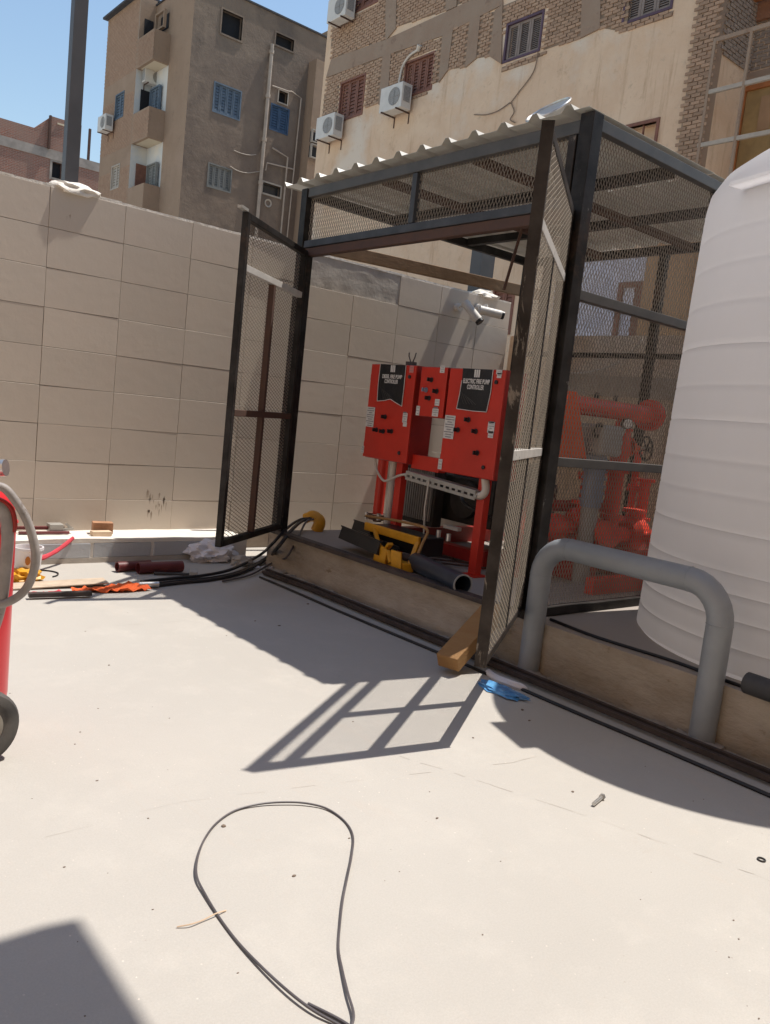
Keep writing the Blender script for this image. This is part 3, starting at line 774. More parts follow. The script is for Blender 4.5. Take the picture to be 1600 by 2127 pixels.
# side face with the loggias
yn = [uvK((345, 145))[0], uvK((348, 240))[0]]; YN = sum(yn) / 2
YF = uvK((283, 200))[0]; YEND = uvK((215, 200))[0]
rows = [(uvK((345, 138))[1], uvK((338, 234))[1]), (uvK((345, 292))[1], uvK((330, 384))[1])]
m = MB(); m.quad(fK(YL, 0, 0), fK(YN, 0, 0), fK(YN, ZT, 0), fK(YL, ZT, 0)); m.build('side_pier', 'brown_render', lb)
XS = at_y(310, 224, YN).x
fS = lambda u, v, d: V3((XS + d, u, v))
uvS = lambda p: (at_x(p[0], p[1], XS).y, at_x(p[0], p[1], XS).z)
YF = uvS((281, 180))[0]; YEND = uvS((216, 200))[0]
PRO = XL - XS
ZTF = uvS((252, 22))[1]
wk = [rect([(242, 198), (259, 188), (238, 250), (256, 242)], uvS), rect([(233, 346), (250, 340), (230, 394), (247, 390)], uvS)]
m = MB(); holed(m, fS, YF, YEND, 0, ZTF, wk, .2); m.quad(fS(YEND, 0, 0), fS(YEND, 0, 8), fS(YEND, ZTF, 8), fS(YEND, ZTF, 0)); m.build('side_wall', 'brown_render', lb)
shuttered(lb, fS, wk[0], 'shutter_blue', 'shutter_blue', 2, 7); shuttered(lb, fS, wk[1], 'frame_pale', 'frame_pale', 2, 7)
REC = 0.02
m = MB(); m.quad(fK(YN, 0, REC), fK(YF, 0, REC), fK(YF, rows[0][0] + .5, REC), fK(YN, rows[0][0] + .5, REC)); m.quad(fK(YF, 0, -PRO), fK(YF, 0, REC), fK(YF, ZTF, REC), fK(YF, ZTF, -PRO)); m.quad(fK(YN, 0, 0), fK(YN, 0, REC), fK(YN, ZT, REC), fK(YN, ZT, 0))
m.build('loggia_wall', 'loggia_blue', lb)
m = MB(); m.box((XS + .004, YF - .02, rows[0][0] + .5), (XL + REC + .0, YF - .004, ZTF)); m.box((XL - .004, YN, rows[0][0] + .5), (XL + REC + .1, YF, ZT)); m.build('upper_loggia_wall', 'brown_render', lb)
para = [((310, 62), (305, 120)), ((310, 224), (308, 276)), ((300, 378), (296, 440))]
ptop = [at_y(331, 62, YN).z, rows[0][1], rows[1][1] - .1]; pbot = [rows[0][0], rows[1][0], rows[1][1] - 1.35]
for i in range(3):
    m = MB(); m.box((XL - PRO, YN, pbot[i]), (XL - PRO + .12, YF, ptop[i])); m.box((XL - PRO + .12, YN, pbot[i]), (XL - .002, YN + .12, ptop[i])); m.box((XL - PRO + .12, YF - .12, pbot[i]), (XL - .002, YF, ptop[i]))
    b = m.build('balcony_parapet', 'brown_render', lb)
    m = MB(); m.box((XL - PRO + .122, YN + .122, pbot[i] + .002), (XL + REC - .004, YF - .122, pbot[i] + .12)); m.build('balcony_slab', 'loggia_cream', b)
    fp = lambda u, v, d: V3((XL - PRO + d, u, v))
    if i < 2:
        bricks_joined(brick_field(fp, [(YN + .05, pbot[i] + .06), (YF - .05, pbot[i] + .06), (YF - .05, ptop[i] - .05), (YN + .05, ptop[i] - .05)], .22, .075, .003, seed=60 + i), 'brown_brick', b, 'brick_face')
fRet = lambda u, v, d: V3((u, YF - .022 + d, v))
uvR = lambda p_: (at_y(p_[0], p_[1], YF - .03).x, at_y(p_[0], p_[1], YF - .03).z)
for nm, mt, pts in (('loggia_door', 'dark_room', [(293, 186), (311, 192), (289, 250), (309, 250)]), ('loggia_door', 'shutter_brown', [(283, 340), (302, 345), (280, 410), (300, 410)]), ('dark_opening', 'dark_room', [(302, 40), (318, 46), (298, 85), (316, 85)])):
    h = rect(pts, uvR); m = MB(); ubox(m, fRet, h[0], h[1], h[2], h[3], -.05, 0.0); m.build(nm, mt, lb)
for mt, pts in (('shutter_blue', [(319, 188), (338, 180), (316, 250), (334, 240)]), ('shutter_pale', [(312, 346), (331, 338), (309, 400), (328, 392)])):
    h = rect(pts, uvK); shuttered(lb, lambda u, v, d: fK(u, v, REC + d - .14), h, mt, mt, 2, 7)
h = rect([(337, 38), (353, 30), (335, 64), (351, 58)], uvK); open_window(lb, lambda u, v, d: fK(u, v, d - .22), h, 'brown_render', 'dark_room')
ac_unit(V3((uvR((314, 165))[0], YF - .03, uvR((314, 165))[1])), (0, -1, 0), 'pale air conditioner inside the loggia with white and blue walls', .8, .55, .28)
ac_unit(at_x(232, 262, XS), (-1, 0, 0), 'white air conditioner on the brown brick wall at the left end of the corner block', .85, .60, .32)
bricks_joined(brick_field(fS, [(YF + .15, 0), (YEND - .05, 0), (YEND - .05, ZTF - .05), (YF + .15, ZTF - .05)], .22, .075, .003, wk + [(YF - 1, YEND + 1, z0, z0 + .75) for z0 in (rows[0][0] - .75, rows[1][0] - .75)], seed=70), 'brown_brick', lb, 'brick_face')
m = MB(); m.box((XL - .06, YL - .05, ZT), (XE, YL + .25, ZT + .06)); m.box((XS - .2, YF - .02, ZTF), (XL + 3, YEND + .1, ZTF + .08)); m.box((XL - .05, YL + .25, ZT), (XL + .2, YF - .02, ZT + .06)); m.build('roof_edge', 'roof_edge', lb)
m = MB(); m.quad((XL, YL, ZT - .02), (XE, YL, ZT - .02), (XE, YEND, ZT - .02), (XL + 1.5, YEND, ZT - .02)); m.build('roof', 'far_concrete', lb)
# rear wing between the two blocks
wq = uvL((638, 130)); 
m = MB(); m.box((uvL((640, 180))[0] - .05, YL - 0.55, 0), (XE + 4, YL - 0.002, uvL((655, 135))[1])); m.box((XE - 1.0, YL + .002, 0), (XE + 5, YL + 5, ZT + .3)); m.build('rear_wing', 'brown_render', lb)
for k, (a, b) in enumerate((((645, 272), (659, 300)), ((643, 302), (657, 332)))):
    h = rect([a, b], lambda p: (at_y(p[0], p[1], YL - .55).x, at_y(p[0], p[1], YL - .55).z)); open_window(lb, lambda u, v, d: V3((u, YL - .55 + d - .2, v)), h, 'frame_pale', 'dark_room', .04)
# waste and supply pipes down the front
def wall_pipe(pts, r, nm='wall_pipe'):
    m = MB(); m.tube([at_y(a, b, YL - .1) for a, b in pts], r, 8); return m.build(nm, 'pipe_pvc', lb, True)
q0, q1 = at_y(566, 92, YL - .1), at_y(531, 445, YL - .1)
m = MB(); m.cyl(q0, (q0.x, q0.y, 3), .07, 10)
for zz in np.arange(5, q0.z, 1.6): m.cyl((q0.x, q0.y, zz), (q0.x, q0.y, zz + .12), .095, 10)
m.build('waste_pipe', 'pipe_pvc', lb, True)
wall_pipe([(566, 178), (600, 190), (606, 190), (626, 204), (596, 500)], .028); wall_pipe([(566, 307), (598, 327), (583, 492)], .035); wall_pipe([(552, 354), (555, 338), (612, 352)], .025)
for pts in (((486, 312), (500, 318), (518, 322), (532, 321)), ((478, 345), (495, 355), (515, 359), (540, 356))):
    m = MB(); m.tube(spline([at_y(a, b, YL - .06) for a, b in pts], 5), .014, 5); m.build('hanging_cable', 'frame_pale', lb)

# ------------------------------------------------------------------ far brick building at the left
YF2 = 48.0
q = lambda px, py, dy=0: at_y(px, py, YF2 + dy)
fb = thing('brick_building', 'unplastered red brick building with a grey concrete band beyond the wall', 'building', (14, YF2, 0))
x0 = q(-220, 250).x; xr = q(222, 340).x; zt = q(60, 262).z; xm = q(72, 265).x; xt = q(170, 260).x
zband = q(40, 292).z; zb2 = q(40, 312).z
m = MB(); wf = rect([(109, 338), (127, 340), (108, 368), (127, 369)], lambda p: (q(*p).x, q(*p).z))
holed(m, lambda u, v, d: V3((u, YF2 + d, v)), x0, xr, 0, zb2, [wf], .25); m.build('lower_wall', 'far_red_brick', fb)
open_window(fb, lambda u, v, d: V3((u, YF2 + d, v)), wf, 'far_concrete', 'dark_room', .12)
m = MB(); m.box((x0, YF2 - .04, zb2), (xr, YF2 + .3, zband)); m.build('concrete_band', 'far_concrete', fb)
m = MB(); m.box((x0, YF2 + .002, zband), (xt, YF2 + .3, zt)); m.build('upper_wall', 'far_red_brick', fb)
zs = q(107, 241).z; xp = q(108, 240).x
m = MB(); m.add([(xm, YF2 - .003, zt), (xp, YF2 - .003, zs), (xt, YF2 - .003, zs), (xt, YF2 - .003, zt), (xm, YF2 + 3, zt), (xp, YF2 + 3, zs), (xt, YF2 + 3, zs), (xt, YF2 + 3, zt)], [(0, 1, 2, 3), (7, 6, 5, 4), (0, 4, 5, 1), (1, 5, 6, 2), (2, 6, 7, 3)]); m.build('stair_head', 'far_red_brick', fb)
m = MB(); m.bar((xp - .1, YF2 - .1, zs - .02), (xp - .1, YF2 - .1, zband), .18, .1); m.build('dark_seam', 'raw_rust', fb)
for a in ((0.3, .62, .5, .08), (1.0, .62, .3, .07), (.9, .25, .45, .08)):
    m = MB(); m.box((xp + a[0], YF2 - .05, zt + (zs - zt) * a[1]), (xp + a[0] + a[2], YF2 - .004, zt + (zs - zt) * a[1] + a[3])); m.build('pale_patch', 'loggia_cream', fb)
m = MB(); m.bar((xt + .5, YF2 + .1, zband), (xt + .5, YF2 + .1, q(172, 262).z), .12, .12); m.build('roof_post', 'raw_rust', fb)
m = MB(); m.box((x0, YF2 + 1, 0), (xr, YF2 + 9, zband - .02)); m.build('rear_block', 'far_red_brick', fb)

# ------------------------------------------------------------------ tiled boundary wall
YW, ZW = 7.30, 3.115
tw = thing('tiled_wall', 'tall yard wall clad in large beige tiles in straight courses', 'wall', (3, YW, 0))
m = MB(); m.box((-3.5, YW + .004, 0), (7.92, YW + .26, ZW - .004)); m.build('wall_core', 'wall_mortar', tw)
m = MB()
xs = np.linspace(-3.5, 7.92, 90)
for i in range(len(xs) - 1):
    hh = .012 + .02 * abs(noise.noise(V3((xs[i] * 2.1, 3, 0)))); m.box((xs[i], YW - .012, ZW - .006), (xs[i + 1], YW + .25, ZW + hh))
m.build('wall_capping', 'white_plaster', tw)
PITX, PITZ, TX0 = 0.645, 0.3275, 2.18
tile_mesh = None; rng = random.Random(3)
unit = MB()
hx, hz, ty = (PITX - .0036) / 2, (PITZ - .0036) / 2, .012
unit.box((-hx, -ty, -hz), (hx, 0, hz))
for r in range(9):
    zc = ZW - PITZ * (r + .5) - .004
    k0 = -9
    for k in range(k0, 10):
        xc = TX0 + PITX * (k + .5)
        if xc - hx > 7.85 or xc - hx < -3.5: continue
        if r == 0 and 4.7 < xc < 5.9: continue     # the two missing tiles inside the cage
        if tile_mesh is None:
            o = unit.build('tile', 'tile_face'); o.parent = tw; tile_mesh = o.data
            bm = bmesh.new(); bm.from_mesh(tile_mesh); bmesh.ops.bevel(bm, geom=bm.edges[:], offset=.0015, segments=1, affect='EDGES'); bm.to_mesh(tile_mesh); bm.free()
        else:
            o = bpy.data.objects.new('tile', tile_mesh); COL.objects.link(o); o.parent = tw
        if xc + hx > 7.93:
            w0 = 7.92 - (xc - hx); o.scale.x = w0 / (2 * hx); xc = xc - hx + w0 / 2
        o.location = V3((xc + rng.uniform(-.0015, .0015), YW - rng.uniform(0, .0025), zc + rng.uniform(-.001, .001))) - ORIG[tw.name]
        o.rotation_euler = (rng.uniform(-.003, .003), rng.uniform(-.0025, .0025), rng.uniform(-.002, .002))
m = MB(); N = 26
for i in range(N):
    for j in range(8):
        xa, xb = 4.765 + 1.285 * i / N, 4.765 + 1.285 * (i + 1) / N; za = ZW - .33 + .33 * j / 8; zb_ = za + .33 / 8
        f = lambda x, z: V3((x, YW - .006 - .005 * noise.noise(V3((x * 6, z * 9, 1))), z + (0.02 * noise.noise(V3((x * 8, 2, 2))) if z > ZW - .01 else 0)))
        m.quad(f(xa, za), f(xb, za), f(xb, zb_), f(xa, zb_))
m.build('bare_cement_patch', 'tile_cement', tw)
# splashes on the tiles
m = MB()
for (px, py, n_) in ((318, 1040, 12), (150, 425, 9), (330, 1050, 8)):
    for k in range(n_):
        c = at_y(px + rng.uniform(-16, 16), py + rng.uniform(-22, 22), YW - .0135); L = rng.uniform(.02, .09); w = rng.uniform(.004, .01)
        m.quad((c.x - w, YW - .0145, c.z), (c.x, YW - .0145, c.z - L), (c.x + w, YW - .0145, c.z), (c.x, YW - .0145, c.z + L * .3))
o = m.build('splash_marks', 'wall_mortar', tw); o['kind'] = 'stuff'

# kerb of grey blocks with a white painted top along the wall
YK, ZK = 6.85, 0.205
kb = thing('kerb', 'low grey block kerb with a white plastered top at the foot of the tiled wall', 'kerb', (2.5, YK, 0))
m = MB(); m.box((-3.5, YK + .0, 0), (4.08, YW - .004, ZK - .004)); m.build('kerb_core', 'kerb_white', kb)
m = MB(); xs = np.linspace(-3.5, 4.06, 64); ys = np.linspace(YK - .006, YW - .006, 6)
H = lambda x, y: ZK + .012 * noise.noise(V3((x * 3, y * 4, 3)))
for i in range(len(xs) - 1):
    for j in range(len(ys) - 1):
        m.quad(*[V3((x, y, H(x, y))) for x, y in ((xs[i], ys[j]), (xs[i + 1], ys[j]), (xs[i + 1], ys[j + 1]), (xs[i], ys[j + 1]))])
    m.quad((xs[i], ys[0], H(xs[i], ys[0])), (xs[i + 1], ys[0], H(xs[i + 1], ys[0])), (xs[i + 1], ys[0], ZK - .03), (xs[i], ys[0], ZK - .03))
m.build('kerb_top', 'kerb_white', kb, True)
for k in range(-11, 3):
    a = 2.555 + .548 * k
    if a + .53 > 4.08: continue
    m = MB(); m.box((a + .014, YK - .006 - .003 * (k % 2), .045), (a + .534, YK + .03, ZK - .032)); m.build('kerb_block', 'kerb_grey', kb, bevel=.006)
m = MB(); m.box((-3.5, YK - .012, 0), (4.0, YK + .02, .044)); m.build('kerb_foot', 'tile_cement', kb)

# ------------------------------------------------------------------ plinth and rear parapet
PX, ZP = 4.10, 0.33
pl = thing('concrete_plinth', 'raised board marked concrete plinth under the cage and the tank', 'plinth', (5.5, 3, 0))
m = MB()
def pf(y, z): return PX - .012 * noise.noise(V3((y * 1.3, z * 9, 0))) - .006 * noise.noise(V3((y * 9, z * 22, 4)))
ys = np.linspace(-4, 6.5, 180); zs_ = [0, .06, .12, .18, .24, .29, ZP]
for i in range(len(ys) - 1):
    for j in range(6):
        m.quad(*[V3((pf(y, z), y, z)) for y, z in ((ys[i], zs_[j]), (ys[i + 1], zs_[j]), (ys[i + 1], zs_[j + 1]), (ys[i], zs_[j + 1]))])
m.quad((PX, 6.5, 0), (8.2, 6.5, 0), (8.2, 6.5, ZP), (PX, 6.5, ZP)); m.build('plinth_face', 'plinth_concrete', pl, True)
m = MB()
for i in range(len(ys) - 1): m.quad((pf(ys[i], ZP), ys[i], ZP), (pf(ys[i + 1], ZP), ys[i + 1], ZP), (8.2, ys[i + 1], ZP), (8.2, ys[i], ZP))
m.build('plinth_top', 'plinth_top', pl)
m = MB()
for i in range(60):
    y0 = -3 + i * .155
    if rng.random() < .55: m.add(lump((PX - .03, y0, -.01), (.03 + .03 * rng.random(), .05, .008 + .012 * rng.random()), i, .6, 2).v, lump((0, 0, 0), (.05, .09, .02), i, .6, 2).f)
o = m.build('mortar_droppings', 'plinth_top', pl); o['kind'] = 'stuff'
XR = 8.0
zr = at_x(1330, 697, XR).z
m = MB(); m.box((XR, -6, 0), (XR + .22, YW - .0, zr)); pw = tag(m.build('parapet_wall', 'tan_plaster', None, False, (XR, 1, 0)), 'plain tan rendered wall closing the yard behind the cage', 'wall')
m = MB(); m.tube(spline([at_x(a, b, XR - .06) for a, b in ((1180, 776), (1230, 772), (1290, 750), (1335, 706))], 6), .012, 6); tag(m.build('wall_wire', 'conduit_white', None, False, (XR, 6, 2.4)), 'thin pale wire sagging across the tan wall behind the mesh', 'wire')
q = at_x(1275, 800, XR - .02); m = MB(); m.box((q.x - .02, q.y - 1.0, q.z - .13), (q.x + .015, q.y + .9, q.z + .10)); m.build('cement_band', 'tile_cement', None, False, (XR, 6, 2)).parent = None
bpy.data.objects['cement_band'].parent = pw; bpy.data.objects['cement_band'].location = bpy.data.objects['cement_band'].location - pw.location

# ------------------------------------------------------------------ the mesh cage
CX0, CX1, CY0, CY1, ZC = 4.10, 7.10, 3.30, 6.35, 3.44
cg = thing('pump_cage', 'black steel frame cage with expanded metal sides, open gates and a corrugated roof', 'cage', (5.6, 4.8, ZP))
def part(name, mat, *bars, bevel=.004, parent=cg):
    m = MB()
    for b in bars: m.bar(*b)
    return m.build(name, mat, parent, bevel=bevel)
P = lambda x, y, z: (x, y, z)
part('corner_post', 'black_paint', (P(CX0, CY0, ZP), P(CX0, CY0, ZC + .03), .10))
part('corner_post', 'black_paint', (P(CX0, CY1, ZP), P(CX0, CY1, ZC), .09))
part('gate_post', 'worn_paint', (P(CX0 - .012, CY0 + .10, 2.92), P(CX0 - .012, CY0 + .10, ZC - .085), .06))
part('gate_post', 'black_paint', (P(CX0 - .008, CY1 - .088, ZP), P(CX0 - .008, CY1 - .088, 2.88), .07))
for (x, y, s) in ((CX1, CY0, .08), (CX1, CY1, .08), (CX1, 4.62, .075), (5.62, CY0, .07)): part('post', 'black_paint', (P(x, y, ZP), P(x, y, ZC - .04), s))
part('header_rail', 'primer_blue', (P(CX0, CY0 + .06, 2.955), P(CX0, CY1 - .05, 2.955), .07, .06))
part('header_rail', 'raw_rust', (P(CX0 + .004, CY0 + .06, 2.885), P(CX0 + .004, CY1 - .05, 2.885), .06, .072))
part('top_rail', 'grey_steel', (P(CX0, CY0 + .06, ZC - .04), P(CX0, CY1 - .05, ZC - .04), .07, .08))
part('header_post', 'primer_blue', (P(CX0 - .004, 4.87, 2.99), P(CX0 - .004, 4.87, ZC - .085), .055))
part('side_top_rail', 'grey_steel', (P(CX0 + .055, CY0, ZC - .02), P(CX1, CY0, ZC - .02), .06, .07))
part('side_rail', 'grey_steel', (P(CX0 + .055, CY0, 2.41), P(CX1 - .045, CY0, 2.41), .06, .06)); part('side_rail', 'grey_steel', (P(CX0 + .055, CY0, 1.36), P(CX1 - .045, CY0, 1.36), .06, .06))
part('side_sill', 'black_paint', (P(CX0 + .055, CY0, ZP + .035), P(CX1 - .045, CY0, ZP + .035), .06, .06))
part('rear_top_rail', 'black_paint', (P(CX1, CY0 + .045, ZC - .045), P(CX1, CY1 - .045, ZC - .045), .06, .08))
part('rear_rail', 'black_paint', (P(CX1, CY0 + .045, 2.38), P(CX1, CY1 - .045, 2.38), .05, .05)); part('rear_rail', 'black_paint', (P(CX1, CY0 + .045, 1.3), P(CX1, CY1 - .045, 1.3), .05, .05))
part('left_top_rail', 'black_paint', (P(CX0 + .05, CY1, ZC - .04), P(CX1 - .045, CY1, ZC - .04), .06, .08))
for x in (5.10, 6.10): part('rafter', 'black_paint', (P(x, CY0 + .05, ZC - .035), P(x, CY1 - .05, ZC - .035), .07, .07))
for y in (4.32, 5.34): part('purlin', 'raw_rust', (P(CX0 + .05, y, ZC - .055), P(CX1 - .05, y, ZC - .055), .06, .06))
part('sill_angle', 'bar_steel', (P(CX0 - .012, CY0 + .15, ZP + .022), P(CX0 - .012, CY1 - .05, ZP + .022), .085, .035))
part('brace_strut', 'raw_rust', (at_y(1086, 470, 4.3), at_y(1047, 602, 4.35), .035, .02))
expanded((CX0, CY0 + .06, 2.99), Z, (0, 1, 0), ZC - .08 - 2.99, CY1 - CY0 - .12, .034, .0155, .0044, .0014, R(25), 'header_mesh', 'mesh_metal', cg)
expanded((CX0 + .06, CY0 + .012, ZP + .07), Z, (1, 0, 0), ZC - .06 - ZP - .07, CX1 - CX0 - .1, .032, .0150, .0042, .0014, R(-25), 'side_mesh', 'mesh_metal', cg)
expanded((CX1 + .01, CY0 + .05, ZP + .07), Z, (0, 1, 0), ZC - .08 - ZP - .07, CY1 - CY0 - .1, .040, .021, .0038, .0014, R(25), 'rear_mesh', 'mesh_metal', cg)
# corrugated roof
PIT = 0.2685; yy = []; m = MB()
y = CY0 - .02; k = 0; prof = []
first = 3.43
for k in range(-1, 13):
    c = first + PIT * k
    prof += [(c - .050, 0), (c - .017, .042), (c + .017, .042), (c + .050, 0)]
prof = [p for p in prof if 3.27 <= p[0] <= 6.64]
prof = [(3.27, 0.0)] + prof + [(6.64, 0.0)]
for xa, xb in ((4.02, 5.5), (5.5, 7.25)):
    n = len(prof)
    vs = [(xa, p[0], ZC + .046 + p[1]) for p in prof] + [(xb, p[0], ZC + .05 + p[1]) for p in prof] + [(xa, p[0], ZC + .0455 + p[1] - .0012) for p in prof] + [(xb, p[0], ZC + .0495 + p[1] - .0012) for p in prof]
    fs = [(i, i + 1, n + i + 1, n + i) for i in range(n - 1)] + [(2 * n + i, 3 * n + i, 3 * n + i + 1, 2 * n + i + 1) for i in range(n - 1)] + [(i, 2 * n + i, 2 * n + i + 1, i + 1) for i in range(n - 1)]
    m = MB(); m.add(vs, fs); m.build('roof_sheet', 'roof_sheet', cg)
# gates
def gate(hinge, free, z0, z1, flip):
    h, f = V3((*hinge, 0)), V3((*free, 0)); d = (f - h).normalized(); W = (f - h).length; n = V3((-d.y, d.x, 0)); up = Z
    pt = lambda s, z, o=0: h + d * s + n * o + Z * z
    m = MB(); w = .05
    m.bar(pt(W - w / 2, z0), pt(W - w / 2, z1), w, .05, n); m.bar(pt(w / 2, z0), pt(w / 2, z1), w, .05, n)
    m.bar(pt(w, z1 - .025), pt(W - w, z1 - .025), .05, .05, up); m.bar(pt(w, z0 + .025), pt(W - w, z0 + .025), .05, .05, up)
    g_ = m.build('gate_door', 'worn_paint' if flip else 'black_paint', cg, bevel=.004)
    for zz, mt in ((z0 + 2.10, 'rail_sunlit_pale'), (z0 + 1.03, 'raw_rust' if not flip else 'rail_sunlit_pale')):
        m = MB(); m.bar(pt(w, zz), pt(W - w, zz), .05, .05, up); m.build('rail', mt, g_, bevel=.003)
    m = MB(); m.bar(pt(W * .52, z0 + .05), pt(W * .52, z0 + 1.005), .045, .05, n); m.bar(pt(W * .52, z0 + 1.055), pt(W * .52, z0 + 2.075), .045, .05, n); m.build('mullion', 'raw_rust' if not flip else 'black_paint', g_, bevel=.003)
    o = .02 if flip else -.02
    expanded(pt(.03, z0 + .03, o), d, Z, W - .07, z1 - z0 - .06, .036, .0165 if flip else .015, .0075 if flip else .0055, .0009, R(-13 if flip else -24), 'mesh_panel', 'gate_mesh_metal', g_)
    m = MB()
    for zz in (z0 + .3, z0 + 1.3, z0 + 2.25): m.cyl(pt(-.01, zz), pt(-.01, zz + .13), .018, 10)
    m.build('hinge', 'black_paint', g_, True)
    if flip: m = MB(); m.bar(pt(W + .004, z0), pt(W + .004, z1 + .02), .008, .058, n); m.build('closing_strip', 'worn_paint', g_)
    else: m = MB(); m.bar(pt(W - .01, z1 + .012), pt(W + .10, z1 + .012), .04, .02, up); m.build('latch_stub', 'galvanised', g_)
    return g_
gate((CX0 - .055, CY1 - .12), (3.00, 5.46), .40, 2.89, False)
gate((CX0 - .062, CY0 + .025), (2.88, 2.56), .385, 2.90, True)

# shallow dish showing above the rear of the roof
dc = at_x(1141, 233, 7.9); ax = V3((-.52, .05, .62)).normalized()
ds = thing('roof_dish', 'shallow grey dish with a bright rim showing above the corrugated roof', 'dish', (dc.x, dc.y, 3.5))
m = MB(); m.lathe([(0.0, -.06), (.15, -.045), (.23, -.01), (.28, .03), (.288, .03), (.23, -.022), (.15, -.058), (0, -.072)], dc, ax, 28); m.build('reflector', 'dish_grey', ds, True)
m = MB(); m.torus(dc + ax * .03, ax, .284, .014, 28, 6); m.build('rim', 'bright_steel', ds, True)
m = MB(); m.cyl(dc - ax * .07, (dc.x + .1, dc.y, dc.z - .15), .025, 8); m.cyl((dc.x + .1, dc.y, dc.z - .15), (dc.x + .1, dc.y, zr), .025, 8); m.build('mast', 'galvanised', ds, True)

# timber running over the wall behind the gates
ba, bb2 = V3((4.82, 7.02, 3.14)), at_y(1078, 603, 6.7)
bdir = (bb2 - ba).normalized(); bb2 = bb2 + bdir * .4
m = MB(); m.bar(ba, bb2, .06, .125); solo(m, 'timber_beam', 'beam_wood', 'long brown timber beam running above the wall inside the cage', 'beam', ba, bevel=.006)

# steel columns on the wall
def column(px0, px1, py, label, ztop):
    a, b = at_y(px0, py, YW + .12), at_y(px1, py, YW + .12); w = (b.x - a.x); c = V3(((a.x + b.x) / 2, YW + .14, ZW))
    t = thing('steel_column', label, 'column', c, 'steel columns standing on the tiled wall')
    m = MB(); h = w * .42
    m.box((c.x - w / 2, c.y - h, ZW), (c.x + w / 2, c.y - h + .012, ztop)); m.box((c.x - w / 2, c.y + h - .012, ZW), (c.x + w / 2, c.y + h, ztop)); m.box((c.x - .006, c.y - h + .012, ZW), (c.x + .006, c.y + h - .012, ztop))
    m.box((c.x - w / 2, c.y - h + .013, ZW), (c.x - w / 2 + .008, c.y + h - .013, ztop))
    m.build('shaft', 'pole_steel', t)
    m = lump((c.x + .03, c.y - .05, ZW - .02), (.24, .14, .07), px0, .35, 3); m.build('plaster_base', 'white_plaster', t, True)
    return t
column(133, 161, 365, 'tall dark steel column standing on the tiled wall against the sky', 5.6)
column(985, 1012, 600, 'dark steel column on the tiled wall behind the two cameras', 4.9)
def cctv(c, d, label):
    c, d = V3(c), V3(d).normalized()
    t = thing('security_camera', label, 'security camera', c)
    m = MB(); m.tube([c - d * .15, c + d * .13], .052, 16); m.build('camera_body', 'ac_white', t, True)
    m = MB(); m.tube([c + d * .13, c + d * .165], .05, 16); m.build('lens_hood', 'black_plastic', t, True)
    m = MB(); m.tube([c - d * .06 + Z * .04, c - d * .06 + Z * .07, V3((c.x - .02, YW - .06, c.z + .06))], .016, 8); m.cyl((c.x - .02, YW - .07, c.z + .06), (c.x - .02, YW - .013, c.z + .06), .045, 14); m.build('bracket', 'ac_white', t, True)
    return t
cctv(at_y(981, 648, YW - .27), (.30, -.55, -.62), 'white bullet security camera pointing down on the tiled wall')
cctv(at_y(1020, 649, YW - .24), (.93, -.5, -.10), 'white bullet security camera pointing level to the right')

# ------------------------------------------------------------------ pump controllers on their stand
XC = 4.66
st = thing('controller_stand', 'red steel stand with round legs carrying the pump control cabinets', 'stand', (XC + .15, 5.1, ZP))
yl = lambda px, py: at_x(px, py, XC + .09).y
for (x, y, nm) in ((XC + .10, 4.42, 'leg'), (XC + .10, 5.44, 'leg')):
    m = MB(); m.box((x - .035, y - .04, ZP), (x + .035, y + .04, 1.15)); m.box((x - .08, y - .08, ZP), (x + .08, y + .08, ZP + .012)); m.build(nm, 'red_paint', st, bevel=.004)
m = MB(); m.box((XC + .25, 4.30, 1.13), (XC + .32, 5.85, 1.20)); m.box((XC + .25, 4.30, 1.86), (XC + .32, 5.85, 1.93)); m.build('cross_bar', 'dark_red_paint', st)
m = MB(); m.box((XC + .08, 4.95, 1.10), (XC + .16, 5.30, 1.22)); m.build('lower_tray', 'red_paint', st)
def knob(y, z, t, mat='black_plastic', r=.016):
    m = MB(); m.lathe([(r * 1.35, 0), (r * 1.35, .006), (r, .008), (r, .028), (r * .8, .032), (0, .032)], (XC - .002, y, z), (-1, 0, 0), 14); m.box((XC - .05, y - .006, z - r), (XC - .03, y + .006, z + r)); return m.build('knob', mat, t, True)
def sticker(y, z, w, h, t, mat='paper', lines=0, name='label_sticker'):
    m = MB(); m.box((XC - .0045, y - w / 2, z - h / 2), (XC - .0032, y + w / 2, z + h / 2)); o = m.build(name, mat, t)
    if lines:
        m = MB()
        for i in range(lines):
            zz = z + h / 2 - h * (i + .7) / (lines + .4); ww = w * (.34 + .12 * math.sin(i * 2.3))
            m.box((XC - .0052, y - ww, zz - h * .012 - .001), (XC - .0047, y + ww, zz + h * .012 + .001))
        m.build('print_lines', 'paper_ink', o)
    return o
def cabinet(name, y0, y1, z0, z1, depth, label):
    t = thing(name, label, 'control cabinet', (XC + depth / 2, (y0 + y1) / 2, z0))
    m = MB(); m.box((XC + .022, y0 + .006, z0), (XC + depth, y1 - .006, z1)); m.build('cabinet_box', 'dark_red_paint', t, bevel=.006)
    m = MB(); m.box((XC, y0, z0 + .006), (XC + .019, y1, z1 - .004)); dd_ = m.build('door', 'red_paint', t, bevel=.005)
    for fz in (.14, .86):
        m = MB(); zz_ = z0 + (z1 - z0) * fz; m.cyl((XC + .012, y1 + .004, zz_ - .025), (XC + .012, y1 + .004, zz_ + .025), .007, 8); m.build('hinge', 'dark_red_paint', dd_, True)
    return t
def px(a, b): p = at_x(a, b, XC); return p.y, p.z
